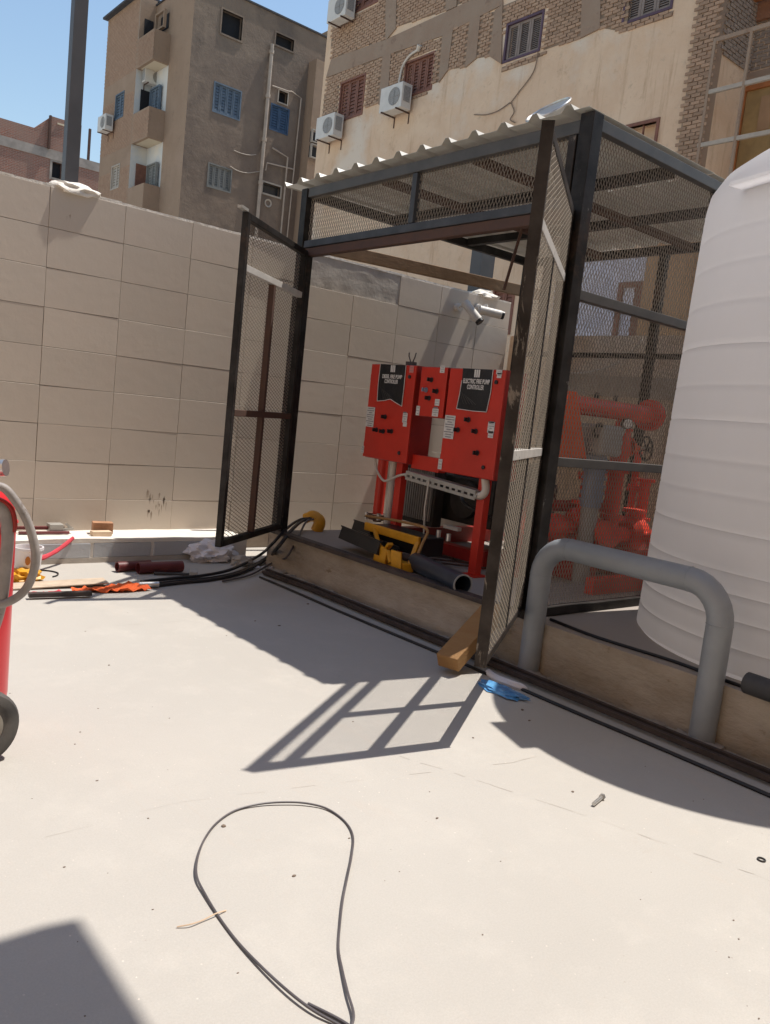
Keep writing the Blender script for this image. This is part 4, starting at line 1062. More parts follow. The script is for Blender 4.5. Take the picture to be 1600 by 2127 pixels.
def window_film(t, quad_, words, logo):
    m = MB(); pts = [px(*p) for p in quad_]
    N = 12; n = len(pts); 
    m.add([(XC - .006, y, z) for y, z in pts] + [(XC - .003, y, z) for y, z in pts], [tuple(range(n))] + [(i, (i + 1) % n, n + (i + 1) % n, n + i) for i in range(n)])
    f = m.build('black_film', 'black_print', t)
    # torn pale edge of the film
    m = MB()
    for i in range(n):
        a, b = pts[i], pts[(i + 1) % n]
        if a[1] < pts[0][1] - .12 or b[1] < pts[0][1] - .12:
            m.bar((XC - .007, a[0], a[1]), (XC - .007, b[0], b[1]), .004, .005)
    m.build('torn_edge', 'paper', f)
    for (w, p, s, wa_, wb_) in words:
        y, z = px(*p); text_part(w, s, (XC - .0085, y, z), (0, -1, 0), (0, 0, 1), 'white_print', f, bold=.0012, fit=abs(px(wa_, p[1])[0] - px(wb_, p[1])[0]))
    y, z = px(*logo); m = MB()
    for k in (-1, 0, 1):
        c = y - k * .022
        m.add([(XC - .0085, c + .012 - .004, z - .03), (XC - .0085, c - .004 - .004, z - .03), (XC - .0085, c - .008 + .001, z + .03), (XC - .0085, c + .008 + .001, z + .03),
               (XC - .007, c + .008, z - .03), (XC - .007, c - .008, z - .03), (XC - .007, c - .007, z + .03), (XC - .007, c + .009, z + .03)], [(0, 1, 2, 3), (0, 4, 5, 1), (2, 6, 7, 3), (0, 3, 7, 4), (1, 5, 6, 2)])
    m.build('emblem', 'white_print', f)
    # creases
    m = MB(); cx = pts[len(pts) // 2]
    ym = sum(p[0] for p in pts) / n; zl = min(p[1] for p in pts)
    for k in range(5):
        a = V3((XC - .0065, ym - .07 + .035 * k + .02, zl + .05)); b = a + V3((0, .10 - .01 * k, .055 + .012 * k)); m.bar(a, b, .003, .003)
    m.build('crease', 'grey_steel', f)
c1 = cabinet('pump_controller', 5.285, 5.90, 1.13, 1.985, .26, 'red control cabinet at the left with a torn black film lettered DIESEL FIRE PUMP CONTROLLER')
c2 = cabinet('pump_controller', 4.255, 4.865, 1.12, 1.975, .26, 'red control cabinet at the right lettered ELECTRIC FIRE PUMP CONTROLLER beside the open gate')
c3 = cabinet('jockey_controller', 4.895, 5.215, 1.555, 1.978, .20, 'small red control cabinet between the two larger lettered ones')
window_film(c1, [(792, 756), (845, 759), (840, 812), (836, 844), (826, 838), (812, 829), (800, 832), (785, 833), (787, 800)], [('DIESEL FIRE PUMP', (816, 783), .047, 796, 837), ('CONTROLLER', (814, 793), .047, 800, 828)], (818, 766))
window_film(c2, [(963, 765), (1026, 768), (1021, 815), (1012, 856), (985, 854), (950, 849), (957, 815), (961, 790)], [('ELECTRIC FIRE PUMP', (991, 793), .05, 964, 1019), ('CONTROLLER', (989, 805), .05, 972, 1007)], (993, 776))
for (p, t, mt) in (((801, 866), c1, 0), ((783, 893), c1, 0), ((797, 896), c1, 0), ((814, 896), c1, 0), ((974, 872), c2, 0), ((952, 893), c2, 0), ((989, 896), c2, 0), ((992, 941), c2, 0), ((897, 789), c3, 0), ((886, 810), c3, 1), ((908, 813), c3, 0), ((892, 827), c3, 0)):
    knob(*px(*p), t, 'motor_blue' if mt else 'black_plastic')
for (p, w, h, t, mt, ln) in (((770, 866), .115, .18, c1, 'paper', 9), ((842, 868), .06, .085, c1, 'paper', 4), ((842, 882), .05, .035, c1, 'paper', 0), ((856, 767), .055, .06, c1, 'pink_print', 2), ((754, 933), .04, .065, c1, 'paper', 3), ((842, 857), .045, .012, c1, 'paper_ink', 0),
                         ((934, 887), .12, .19, c2, 'paper', 9), ((1021, 888), .07, .085, c2, 'paper', 4), ((1020, 903), .055, .05, c2, 'paper', 2), ((1038, 773), .06, .035, c2, 'paper', 2), ((1038, 780), .045, .04, c2, 'paper', 1), ((915, 964), .045, .085, c2, 'paper', 3), ((1022, 877), .06, .012, c2, 'paper_ink', 0),
                         ((920, 767), .055, .06, c3, 'paper', 3), ((869, 853), .045, .08, c3, 'paper', 3), ((905, 857), .075, .065, c3, 'paper', 3), ((909, 836), .055, .055, c3, 'paper', 2), ((906, 847), .05, .012, c3, 'paper_ink', 0)):
    y, z = px(*p); sticker(y, z, w, h, t, mt, ln)
for (p, t) in (((852, 783), c1), ((830, 941), c1), ((1032, 794), c2), ((1005, 971), c2)):
    y, z = px(*p); m = MB(); m.lathe([(.016, 0), (.016, .01), (.01, .014), (0, .014)], (XC - .002, y, z), (-1, 0, 0), 12); m.build('door_lock', 'black_plastic', t, True)
m = MB(); y, z = px(837, 752); m.box((XC + .06, y - .05, 1.985), (XC + .12, y + .03, 2.02)); m.tube([(XC + .09, y, 2.02), (XC + .09, y + .03, 2.07), (XC + .08, y + .02, 2.10)], .006, 6); m.tube([(XC + .09, y - .03, 2.02), (XC + .09, y - .05, 2.06), (XC + .10, y - .05, 2.10)], .006, 6); m.build('cable_gland', 'cable_grey', c1)
# cable tray, conduits and pipes below
tray = thing('cable_tray', 'perforated grey cable tray hung under the right control cabinet', 'cable tray', (XC + .15, 4.85, 1.0))
ta, tb = V3((XC + .05, 5.27, 1.075)), V3((XC + .05, 4.42, 1.02)); td = (tb - ta).normalized()
m = MB(); m.bar(ta, tb, .10, .006); 
m.build('tray_top', 'galvanised', tray)
m = MB(); L_ = (tb - ta).length
for zo in (-.016, -.062): m.bar(ta + V3((-.048, 0, zo)), tb + V3((-.048, 0, zo)), .006, .026)
for k in range(13):
    p = ta + td * (L_ * (k + .0) / 12.0) + V3((-.048, 0, -.04)); m.bar(p - td * .014, p + td * .014, .006, .022)
m.build('tray_side', 'galvanised', tray)
m = MB(); m.tube(spline([(XC + .06, 4.39, 1.13), (XC + .06, 4.37, 1.03), (XC + .05, 4.40, .985), (XC + .03, 4.45, .985)], 5), .032, 10); solo(m, 'conduit', 'conduit_white', 'white conduit elbow at the right end of the cable tray', 'conduit', (XC + .06, 4.4, 1), smooth=True)
m = MB(); m.tube(spline([(XC + .1, 5.56, 1.13), (XC + .1, 5.56, .8), (XC + .1, 5.57, .36)], 5), .034, 10); solo(m, 'conduit', 'conduit_white', 'white vertical conduit below the left control cabinet', 'conduit', (XC + .1, 5.56, ZP), smooth=True)
m = MB(); m.tube(spline([(XC + .05, 5.77, 1.13), (XC + .04, 5.72, 1.03), (XC + .02, 5.60, .955), (XC + .0, 5.50, .96), (XC + .02, 5.38, 1.02), (XC + .04, 5.27, 1.05)], 6), .011, 8); solo(m, 'cable', 'conduit_white', 'thin white cable looping from the left control cabinet to the tray', 'cable', (XC, 5.5, 1), smooth=True)
m = MB(); a = at_x(891, 1005, XC - .0); b = at_x(888, 1098, XC - .0); m.tube([(XC - .0, a.y, 1.05), (XC - .01, a.y + .005, .8), (XC - .02, b.y, .45)], .009, 6); solo(m, 'steel_rod', 'galvanised', 'thin grey rod hanging from the cable tray to the yellow machine', 'rod', (XC, a.y, .45))

# ------------------------------------------------------------------ engine, pumps, valves
en = thing('diesel_pump_engine', 'dark diesel pump engine with an upright finned radiator below the control cabinets', 'engine', (5.7, 5.4, ZP))
r0, r1 = at_x(840, 985, 5.15), at_x(895, 1080, 5.15)
m = MB(); m.box((5.15, r1.y - .02, .55), (5.27, r0.y + .02, 1.10)); m.build('radiator_frame', 'engine_grey', en, bevel=.01)
m = MB()
for k in range(14):
    y = r1.y + .02 + (r0.y - r1.y - .04) * k / 13; m.box((5.125, y - .006, .60), (5.152, y + .006, 1.06))
m.build('radiator_fins', 'motor_grey', en)
m = MB(); m.box((5.35, 4.85, .62), (6.25, 5.65, 1.05)); m.box((5.45, 4.95, 1.05), (6.15, 5.5, 1.22)); m.build('engine_block', 'engine_grey', en, bevel=.02)
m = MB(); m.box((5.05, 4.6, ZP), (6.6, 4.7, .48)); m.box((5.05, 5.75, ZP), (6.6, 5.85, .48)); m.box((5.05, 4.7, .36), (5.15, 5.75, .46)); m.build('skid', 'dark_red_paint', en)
for k in range(4): m = MB(); m.cyl((5.40 + .2 * k, 4.82, .95), (5.40 + .2 * k, 4.70, .95), .045, 12); m.build('exhaust_port', 'raw_rust', en, True)
m = MB(); m.tube(spline([(5.4, 4.7, .9), (5.3, 4.6, .7), (5.25, 4.55, .5)], 5), .02, 8); m.tube(spline([(5.2, 5.1, .95), (5.05, 4.9, .85), (5.2, 4.7, .75)], 5), .018, 8); m.build('engine_hose', 'black_plastic', en, True)
m = MB(); m.lathe([(0, 0), (.17, 0), (.17, .05), (.06, .06), (0, .06)], (5.33, 5.15, .85), (-1, 0, 0), 20); m.build('fan', 'engine_grey', en, True)
for y in (4.55, 4.75, 4.95): m = MB(); m.cyl((4.75, y + .25, .352), (5.05, y, .352), .008, 6); m.build('skid_cable', 'raw_rust', en)
m = MB(); m.box((5.02, 4.92, .60), (5.07, 5.10, .63)); m.build('name_plate', 'white_print', en)
q = at_z(784, 1078, .36)
rp = thing('riser_pipe', 'dark red riser pipe standing by the wall below the left control cabinet', 'pipe', (q.x, q.y, ZP))
m = MB(); m.cyl((q.x, q.y, .42), (q.x, q.y, 1.25), .06, 16); m.build('riser', 'red_paint', rp, True)
m = MB(); m.cyl((q.x, q.y, .36), (q.x, q.y, .385), .13, 18); m.cyl((q.x, q.y, .395), (q.x, q.y, .42), .13, 18); m.cyl((q.x, q.y, ZP), (q.x, q.y, .36), .05, 12); m.build('flange', 'raw_rust', rp, True)

YV = 4.05
pm = thing('pipe_manifold', 'red header pipe with a blind end flange behind the side mesh', 'pipe', (5.7, YV, ZP))
hp = at_y(1195, 838, YV); hq = at_y(1350, 864, YV)
m = MB(); m.cyl((hp.x - .25, YV, 1.78), (hq.x, YV, 1.78), .075, 20); m.build('header_pipe', 'pump_red', pm, True)
m = MB(); m.cyl((hq.x - .04, YV, 1.78), (hq.x - .01, YV, 1.78), .135, 22); m.cyl((hq.x + .0, YV, 1.78), (hq.x + .03, YV, 1.78), .135, 22)
for k in range(8): a = k * math.pi / 4; m.cyl((hq.x - .05, YV + .108 * math.cos(a), 1.78 + .108 * math.sin(a)), (hq.x + .045, YV + .108 * math.cos(a), 1.78 + .108 * math.sin(a)), .012, 6)
m.build('blind_flange', 'pump_red', pm, True)
m = MB(); m.cyl((hq.x + .03, YV, 1.78), (hq.x + .16, YV, 1.78), .022, 8); m.build('drain_stub', 'black_plastic', pm, True)
for fx in (.25, .5): m = MB(); x = hp.x + (hq.x - hp.x) * fx; m.cyl((x, YV, 1.85), (x, YV, 1.90), .02, 8); m.build('vent_plug', 'engine_grey', pm, True)
def elbow(c, r, a0, a1, axis='y', R_=.15):
    pass
gv = thing('gate_valve', 'red gate valve with a black handwheel behind the side mesh', 'valve', (6.05, YV, ZP))
vx = at_y(1290, 930, YV).x; hv = at_y(1342, 932, YV)
m = MB(); m.lathe([(.085, 0), (.085, .02), (.06, .03), (.075, .10), (.095, .17), (.075, .24), (.06, .31), (.085, .32), (.085, .34)], (vx, YV, 1.30), Z, 20); m.build('valve_body', 'pump_red', gv, True)
m = MB(); m.lathe([(.09, 0), (.09, .025), (.055, .03), (.045, .12), (.03, .13), (.02, .20)], (vx + .07, YV, hv.z), (1, 0, 0), 16); m.build('bonnet', 'orange_paint', gv, True)
hc = V3((hv.x, YV, hv.z)); hax = V3((1, -.55, .10)).normalized()
m = MB(); m.torus(hc, hax, .105, .011, 28, 8); w_o = m.build('handwheel', 'black_plastic', gv, True)
m = MB()
s1 = hax.cross(Z).normalized(); s2 = hax.cross(s1)
for k in range(5): a = k * 2 * math.pi / 5 + .4; m.tube([hc, hc + (s1 * math.cos(a) + s2 * math.sin(a)) * .105], .008, 6)
m.cyl(hc - hax * .02, hc + hax * .03, .022, 10); m.build('spokes', 'black_plastic', w_o, True)
m = MB(); m.cyl((vx + .2, YV, hv.z), hc, .012, 8); m.build('stem', 'bright_steel', gv, True)
gp = thing('riser_pipe', 'bright red vertical delivery pipe below the gate valve', 'pipe', (vx, YV, ZP))
m = MB(); m.cyl((vx, YV, .45), (vx, YV, 1.30), .062, 18); m.build('riser', 'pump_red', gp, True)
m = MB(); m.cyl((vx, YV, 1.64), (vx, YV, 1.72), .062, 18); m.build('neck', 'pump_red', gp, True)
m = MB(); m.cyl((vx, YV, 1.26), (vx, YV, 1.298), .10, 18); m.cyl((vx, YV, .86), (vx, YV, .90), .10, 18); m.build('flange', 'pump_red', gp, True)
# orange pressure guard plate
gd = [at_y(*p, YV - .12) for p in ((1183, 812), (1200, 814), (1218, 952), (1150, 950))]
m = MB(); m.add([(p.x, p.y, p.z) for p in gd] + [(p.x, p.y + .12, p.z) for p in gd], [(0, 1, 2, 3), (7, 6, 5, 4), (0, 4, 5, 1), (1, 5, 6, 2), (2, 6, 7, 3), (3, 7, 4, 0)])
solo(m, 'coupling_guard', 'orange_paint', 'tapering orange sheet metal guard next to the cage post', 'guard', (gd[3].x, gd[3].y, gd[3].z))
# grey motor
mo = thing('electric_motor', 'grey upright electric motor with a blue foot behind the side mesh', 'motor', (5.55, YV, ZP))
mc = at_y(1245, 915, YV - .05); mz = at_y(1245, 950, YV).z
m = MB(); m.box((mc.x - .15, mc.y - .14, mc.z - .12), (mc.x + .14, mc.y + .14, mc.z + .13)); m.build('motor_casing', 'motor_grey', mo, bevel=.03)
m = MB(); m.cyl((mc.x, mc.y, mc.z - .55), (mc.x, mc.y, mc.z - .12), .085, 18)
for k in range(6): m.cyl((mc.x, mc.y, mc.z - .5 + .06 * k), (mc.x, mc.y, mc.z - .48 + .06 * k), .10, 18)
m.build('motor_foot', 'motor_blue', mo, True)
m = MB(); m.torus((mc.x - .17, mc.y - .1, mc.z + .08), (0, 1, .2), .05, .016, 18, 6); m.build('cable_loop', 'black_plastic', mo, True)
m = MB(); m.cyl((mc.x, mc.y, ZP), (mc.x, mc.y, mc.z - .55), .07, 18); m.build('pump_column', 'motor_grey', mo, True)
def pump(c, s, label, grp=None):
    c = V3(c); t = thing('water_pump', label, 'pump', (c.x, c.y, ZP))
    m = MB(); m.lathe([(0, -.10), (.12, -.10), (.17, -.05), (.17, .05), (.12, .10), (0, .10)], c, (1, 0, 0), 22); m.build('volute', 'pump_red', t, True)
    m = MB(); m.lathe([(.055, .10), (.055, .2), (.10, .2), (.10, .23), (0, .23)], c, Z, 18); m.build('discharge_flange', 'pump_red', t, True)
    m = MB(); m.lathe([(.05, .10), (.06, .22), (.10, .22), (.10, .25), (0, .25)], c, (0, -1, 0), 18); m.build('suction_flange', 'pump_red', t, True)
    m = MB(); m.box((c.x - .15, c.y - .12, ZP), (c.x + .15, c.y + .12, c.z - .12)); m.build('pump_foot', 'dark_red_paint', t, bevel=.01)
    m = MB(); m.cyl(c - V3((.10, 0, 0)), c - V3((.32, 0, 0)), .07, 16); m.cyl(c - V3((.32, 0, 0)), c - V3((.62, 0, 0)), .12, 16); m.build('pump_motor', 'pump_red', t, True)
    return t
pump(at_y(1310, 1110, YV), 1, 'red water pump with round flanges low behind the side mesh, right one')
pump(at_y(1205, 1095, YV + .1), 1, 'red water pump low behind the side mesh next to the cage post')
sp = thing('suction_pipe', 'red suction pipes with bolted flanges near the water tank', 'pipe', (6.4, YV + .25, ZP))
sx = at_y(1335, 1040, YV + .25).x
m = MB(); m.cyl((sx, YV + .25, .62), (sx, YV + .25, 1.2), .055, 16); m.cyl((sx - .65, YV + .25, .62), (sx, YV + .25, .62), .055, 16); m.build('pipe_run', 'pump_red', sp, True)
for zz in (.80, 1.17): m = MB(); m.cyl((sx, YV + .25, zz), (sx, YV + .25, zz + .03), .095, 18); m.build('flange', 'pump_red', sp, True)
m = MB(); m.torus((sx, YV + .25, 1.30), Z, .09, .010, 24, 6); m.cyl((sx, YV + .25, 1.2), (sx, YV + .25, 1.33), .014, 8); m.bar((sx - .09, YV + .25, 1.30), (sx + .09, YV + .25, 1.30), .014); m.build('handwheel', 'bright_steel', sp, True)
m = MB(); m.box((5.25, 3.62, ZP), (6.5, 3.70, .46)); m.build('skid_beam', 'pump_red', None, False, (5.8, 3.66, ZP), .004); tag(bpy.data.objects['skid_beam'], 'long red steel skid beam on the floor inside the side mesh', 'beam')
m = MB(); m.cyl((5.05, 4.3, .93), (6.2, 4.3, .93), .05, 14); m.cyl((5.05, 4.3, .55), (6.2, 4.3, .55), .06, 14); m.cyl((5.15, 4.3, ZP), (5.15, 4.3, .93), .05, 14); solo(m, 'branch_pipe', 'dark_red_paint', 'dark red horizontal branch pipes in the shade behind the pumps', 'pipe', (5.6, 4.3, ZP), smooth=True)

for lab, (ppx, ppy), dy, z0_, z1_, r_ in (('red riser pipe with paired flanges left of the gate valve behind the mesh', (1272, 1000), .18, .45, 1.70, .05), ('thin red riser pipe at the tank side of the gate valve behind the mesh', (1318, 1000), .42, .45, 1.45, .035), ('red riser pipe close to the orange guard behind the mesh', (1212, 1040), .35, .45, 1.60, .045)):
    xx_ = at_y(ppx, ppy, YV + dy).x; t = thing('riser_pipe', lab, 'pipe', (xx_, YV + dy, ZP))
    m = MB(); m.cyl((xx_, YV + dy, z0_), (xx_, YV + dy, z1_), r_, 16); m.build('riser', 'pump_red', t, True)
    for fz in (.25, .62):
        zf = z0_ + (z1_ - z0_) * fz
        m = MB(); m.cyl((xx_, YV + dy, zf), (xx_, YV + dy, zf + .022), r_ * 1.75, 18); m.cyl((xx_, YV + dy, zf + .026), (xx_, YV + dy, zf + .048), r_ * 1.75, 18)
        for k in range(6): a = k * math.pi / 3; m.cyl((xx_ + r_ * 1.4 * math.cos(a), YV + dy + r_ * 1.4 * math.sin(a), zf - .012), (xx_ + r_ * 1.4 * math.cos(a), YV + dy + r_ * 1.4 * math.sin(a), zf + .06), .008, 6)
        o = m.build('flange_pair', 'pump_red', t, True); o['kind'] = 'stuff'
    m = MB(); m.cyl((xx_, YV + dy - .02, z0_ - .1), (xx_, YV + dy - .02, z0_), r_ * 1.5, 16); m.build('pipe_shoe', 'dark_red_paint', t, True)
pg = at_y(1300, 880, YV - .1); t = thing('pressure_gauge', 'small round pressure gauge on the red header pipe behind the mesh', 'gauge', pg)
m = MB(); m.cyl(pg, pg + V3((-.02, -.035, 0)), .045, 20); m.build('gauge_case', 'black_plastic', t, True)
m = MB(); m.cyl(pg + V3((-.0205, -.0355, 0)), pg + V3((-.022, -.038, 0)), .039, 20); m.build('gauge_dial', 'white_print', t, True)
m = MB(); m.cyl(pg - Z * .08, pg - Z * .03, .008, 8); m.build('gauge_stem', 'bright_steel', t, True)

# ------------------------------------------------------------------ machine, pipes and cables at the front of the plinth
ym = thing('pipe_welding_machine', 'yellow pipe machine with black trough clamps lying on the plinth edge', 'machine', (4.5, 5.0, ZP))
m = MB()
ya = [at_z(*p, .50) for p in ((795, 1108), (884, 1134))]; yb = [at_z(*p, .48) for p in ((778, 1125), (800, 1170))]
m.bar((4.42, 5.45, .56), (4.40, 4.72, .56), .03, .07); m.bar((4.30, 5.02, .35), (4.22, 4.62, .37), .10, .07); m.bar((4.40, 5.30, .56), (4.26, 4.98, .36), .035, .03); m.bar((4.40, 4.74, .54), (4.25, 4.64, .38), .035, .05); m.bar((4.24, 4.98, .40), (4.22, 4.86, .52), .05, .025)
m.build('frame', 'yellow_paint', ym, bevel=.006)
m = MB(); m.obox((4.19, 4.93, .41), (.012, 0, 0), (0, .07, .02), (0, -.01, .075)); m.obox((4.16, 4.70, .42), (.012, .004, 0), (0, .06, 0), (0, .012, .07)); m.bar((4.20, 4.86, .46), (4.17, 4.78, .38), .03, .03); m.build('clamp_plate', 'yellow_paint', ym, bevel=.004)
m = MB(); m.tube(spline([(4.55, 5.62, .62), (4.50, 5.10, .66), (4.48, 4.74, .66), (4.38, 4.66, .56), (4.30, 4.64, .42)], 5), .012, 8); m.build('handle', 'timber', ym, True)
m = MB(); m.box((4.46, 4.74, .42), (4.70, 5.44, .58)); m.build('black_bed', 'black_plastic', ym, bevel=.01)
for (pa, pb, wd) in (((722, 1122), (800, 1156), .17), ((742, 1106), (778, 1118), .13)):
    a, b = at_z(*pa, .40), at_z(*pb, .40); d = (b - a).normalized(); sd = V3((-d.y, d.x, 0)); up = (Z + sd * .25).normalized(); sd2 = d.cross(up)
    m = MB(); mid = (a + b) / 2; hl_ = (b - a) / 2
    m.obox(mid, hl_, sd2 * wd / 2, up * .006); m.obox(mid + sd2 * wd / 2 + up * .05, hl_ * 1.02, sd2 * .006, up * .055); m.obox(mid - sd2 * wd / 2 + up * .05, hl_ * 1.02, sd2 * .006, up * .055)
    for e in (-1, -.33, .33, 1): m.obox(mid + hl_ * e * .97 + up * .03, d * .006, sd2 * wd * .49, up * .035)
    m.obox(mid + sd2 * wd / 2 + up * .105, hl_ * 1.04, sd2 * .016, up * .006); m.obox(mid - sd2 * wd / 2 + up * .105, hl_ * 1.04, sd2 * .016, up * .006)
    m.build('trough_clamp', 'black_plastic', ym, bevel=.003)
for (x, y) in ((4.70, 5.62), (4.62, 5.70), (4.66, 4.78), (4.62, 4.62)): m = MB(); m.cyl((x, y, .58), (x, y, .64), .02, 10); m.build('bolt', 'bright_steel', ym, True)
bp = thing('plastic_pipe', 'thick dark blue plastic pipe length lying on the plinth edge', 'pipe', (4.22, 4.3, ZP))
m = MB(); m.pipe((4.33, 4.66, ZP + .078), (4.12, 3.92, ZP + .078), .075, .064, 28); m.build('pipe_wall', 'blue_pvc', bp, True)
m = MB(); m.lathe([(.0645, 0), (.0755, 0), (.0755, .006), (.0645, .006)], V3((4.12, 3.92, ZP + .078)) - V3((-.21, -.74, 0)).normalized() * .004, (-.21, -.74, 0), 28); m.build('cut_rim', 'motor_grey', bp, True)
ye = thing('pipe_bend', 'glossy yellow pipe bend with black cables running out of it', 'pipe bend', (4.62, 6.42, ZP))
e0 = at_x(634, 1077, 4.55); e2 = at_x(658, 1104, 4.62)
m = MB(); m.tube(spline([e0, at_x(652, 1072, 4.6), at_x(664, 1084, 4.63), (e2.x, e2.y, ZP + .005)], 6), [.05] * 4 + [.055] * 6 + [.06] * 9, 16); m.build('bend_shell', 'yellow_paint', ye, True)
cb = [at_x(648, 1078, 4.55), at_x(628, 1083, 4.45), at_x(606, 1102, 4.15), at_x(580, 1135, 3.95), at_z(556, 1160, .05), at_z(500, 1190, .02), at_z(440, 1204, .015), at_z(380, 1210, .015), at_z(310, 1218, .015)]
for i, (o, mt) in enumerate((((0, 0, 0), 'cable_black'), ((.03, .05, .0), 'cable_black'), ((-.02, .08, .012), 'cable_black'), ((.05, -.06, 0), 'cable_grey'))):
    pts = [V3(p) + V3(o) * (min(k, 4) / 4 + .25) for k, p in enumerate(cb)]
    if i == 3: pts = pts[:7]; pts[2] = pts[2] - Z * .08; pts[3] = pts[3] - Z * .09
    for p in pts: p.z = max(p.z, .014)
    m = MB(); m.tube(spline(pts, 6), .014 if i < 3 else .010, 8)
    solo(m, 'power_cable', mt, ['black power cable from the yellow bend, nearest the wall in its bundle', 'black power cable from the yellow bend, in the middle of its bundle', 'black power cable from the yellow bend, nearest the viewer in its bundle', 'thinner grey cable sagging below the bundle at the plinth corner'][i], 'cable', pts[-1], 'cables from the yellow bend', True)

# ------------------------------------------------------------------ along the foot of the plinth
bars = thing('steel_bar_bundle', 'bundle of dark steel bars lying along the foot of the plinth', 'steel bars', (3.88, 2, 0))
for k, (x, s) in enumerate(((3.985, .03), (3.95, .026), (3.915, .03), (3.878, .026))):
    m = MB(); y1 = 6.18 - .03 * k; pts = [(x + .015 * noise.noise(V3((yy_ * .6, k, 0))) - (.06 if yy_ > 5.5 else 0), yy_, s / 2 + .002 + (.018 if k % 2 else 0)) for yy_ in np.linspace(-2.5, y1, 14)]
    for a, b in zip(pts[:-1], pts[1:]): m.bar(a, b, s, s)
    m.build('bar', 'bar_steel', bars)
m = MB(); m.tube(spline([(3.74 + .03 * noise.noise(V3((y * .7, 9, 0))), y, .010) for y in np.linspace(-2.5, 6.0, 16)], 4), .010, 6); solo(m, 'ground_cable', 'cable_black', 'thin black cable lying on the ground along the steel bars', 'cable', (3.74, 2, 0), smooth=True)
m = MB(); m.tube(spline([(4.22, 3.2, ZP + .01), (4.17, 2.8, ZP + .01), (4.20, 2.3, ZP + .01), (4.16, 1.9, ZP + .01), (4.14, 1.0, ZP + .012), (4.15, 0, ZP + .01)], 6), .010, 6); solo(m, 'plinth_cable', 'cable_black', 'black cable lying on the plinth in front of the tank', 'cable', (4.2, 2.5, ZP), smooth=True)
q = at_z(1548, 1418, ZP + .06); m = MB(); m.pipe((q.x + .02, q.y, ZP + .058), (q.x - .06, q.y - 1.1, ZP + .058), .056, .02, 18); solo(m, 'foam_sleeve', 'sleeve_grey', 'dark grey foam pipe sleeve on the plinth at the right edge', 'pipe sleeve', (q.x, q.y - .5, ZP), smooth=True)
# wooden prop under the free gate
wa, wb = at_z(935, 1385, .065), V3((3.98, 3.55, .30))
wa = V3((3.47, 3.33, .07)); 
m = MB(); m.bar(V3((3.50, 3.38, .075)), V3((4.04, 3.52, .34)), .15, .095); solo(m, 'timber_prop', 'timber', 'short thick timber offcut leaning from the ground against the plinth under the open gate', 'timber', wa, bevel=.005)
m = lump(at_z(1040, 1437, .0), (.075, .16, .02), 5, .5, 3, True, 3.5); o = solo(m, 'plastic_scrap', 'film_blue', 'crumpled blue plastic film on the ground by the open gate', 'plastic', at_z(1040, 1437), smooth=True)
m = MB(); m.tube(spline([at_z(1012, 1395, .012), at_z(1030, 1408, .014), at_z(1060, 1420, .016), at_z(1095, 1432, .012)], 6), [.012] + [.024] * 16 + [.02, .01], 8); solo(m, 'plastic_strip', 'bag_white', 'dusty twisted strip of clear plastic sheet beside the steel bars', 'plastic', at_z(1050, 1415), smooth=True)

# ------------------------------------------------------------------ bollard
bo = thing('pipe_barrier', 'grey painted bent tube barrier standing before the tank', 'barrier', (4.06, 2.6, 0))
def arc(c, r, a0, a1, n=8): return [V3((4.06, c[0] + r * math.cos(a), c[1] + r * math.sin(a))) for a in np.linspace(a0, a1, n)]
yl0, yl1, zt_, rr = 3.20, 2.00, .845, .20
path = [V3((4.06, yl0, 0.0)), V3((4.06, yl0, .3)), V3((4.06, yl0, zt_ - rr - .04))] + arc((yl0 - rr, zt_ - rr), rr, 0, math.pi / 2) + arc((yl1 + rr, zt_ - rr), rr, math.pi / 2, math.pi) + [V3((4.06, yl1, zt_ - rr - .04)), V3((4.06, yl1, .3)), V3((4.06, yl1, 0.0))]
m = MB(); m.tube(path, .068, 24); m.build('tube', 'bollard_paint', bo, True)
for y in (yl0, yl1):
    m = MB(); m.box((3.95, y - .11, .0), (4.085, y + .11, .012)); m.build('base_plate', 'tile_cement', bo, bevel=.003)
for (c_, ax_) in (((4.06, yl0, zt_ - rr), (0, 0, 1)), ((4.06, yl0 - rr, zt_), (0, 1, 0)), ((4.06, yl1 + rr, zt_), (0, 1, 0)), ((4.06, yl1, zt_ - rr), (0, 0, 1))):
    m = MB(); m.torus(c_, ax_, .0672, .0028, 28, 6); m.build('weld_bead', 'bollard_paint', bo, True)
for y in (yl0, yl1):
    m = lump((4.01, y - .02, 0), (.10, .125, .022), 9 + y, .45, 3, True, 3.0); m.build('concrete_collar', 'plinth_top', bo, True)

# ------------------------------------------------------------------ water tank
TC, TR, TH = V3((5.5, 1.90, ZP)), 1.25, 2.68
tk = thing('water_tank', 'large off white cylindrical plastic water tank with moulded rings standing on the plinth', 'tank', TC)
tr_ = lambda z: TR - .02 * z
prof = [(0, 0), (TR - .03, 0), (TR, .03)]
zz = .16
rings = [.16, .30, .44, .58, .76, .96, 1.16, 1.38, 1.60, 1.82, 2.04, 2.26, 2.46]
rt_ = random.Random(5)
for zr_ in rings:
    zr_ += rt_.uniform(-.02, .02); prof += [(tr_(zr_ - .04), zr_ - .04), (tr_(zr_), zr_ - .010), (tr_(zr_) - rt_.uniform(.003, .006), zr_), (tr_(zr_) - .001, zr_ + .010), (tr_(zr_ + .04), zr_ + .04)]
prof += [(TR - .056, TH), (TR - .07, TH + .09), (TR - .125, TH + .18), (TR - .24, TH + .27), (TR - .5, TH + .36), (.34, TH + .41), (.30, TH + .42), (.30, TH + .46)]
m = MB(); m.lathe(prof, TC, Z, 96); m.build('tank_shell', 'tank_plastic', tk, True)
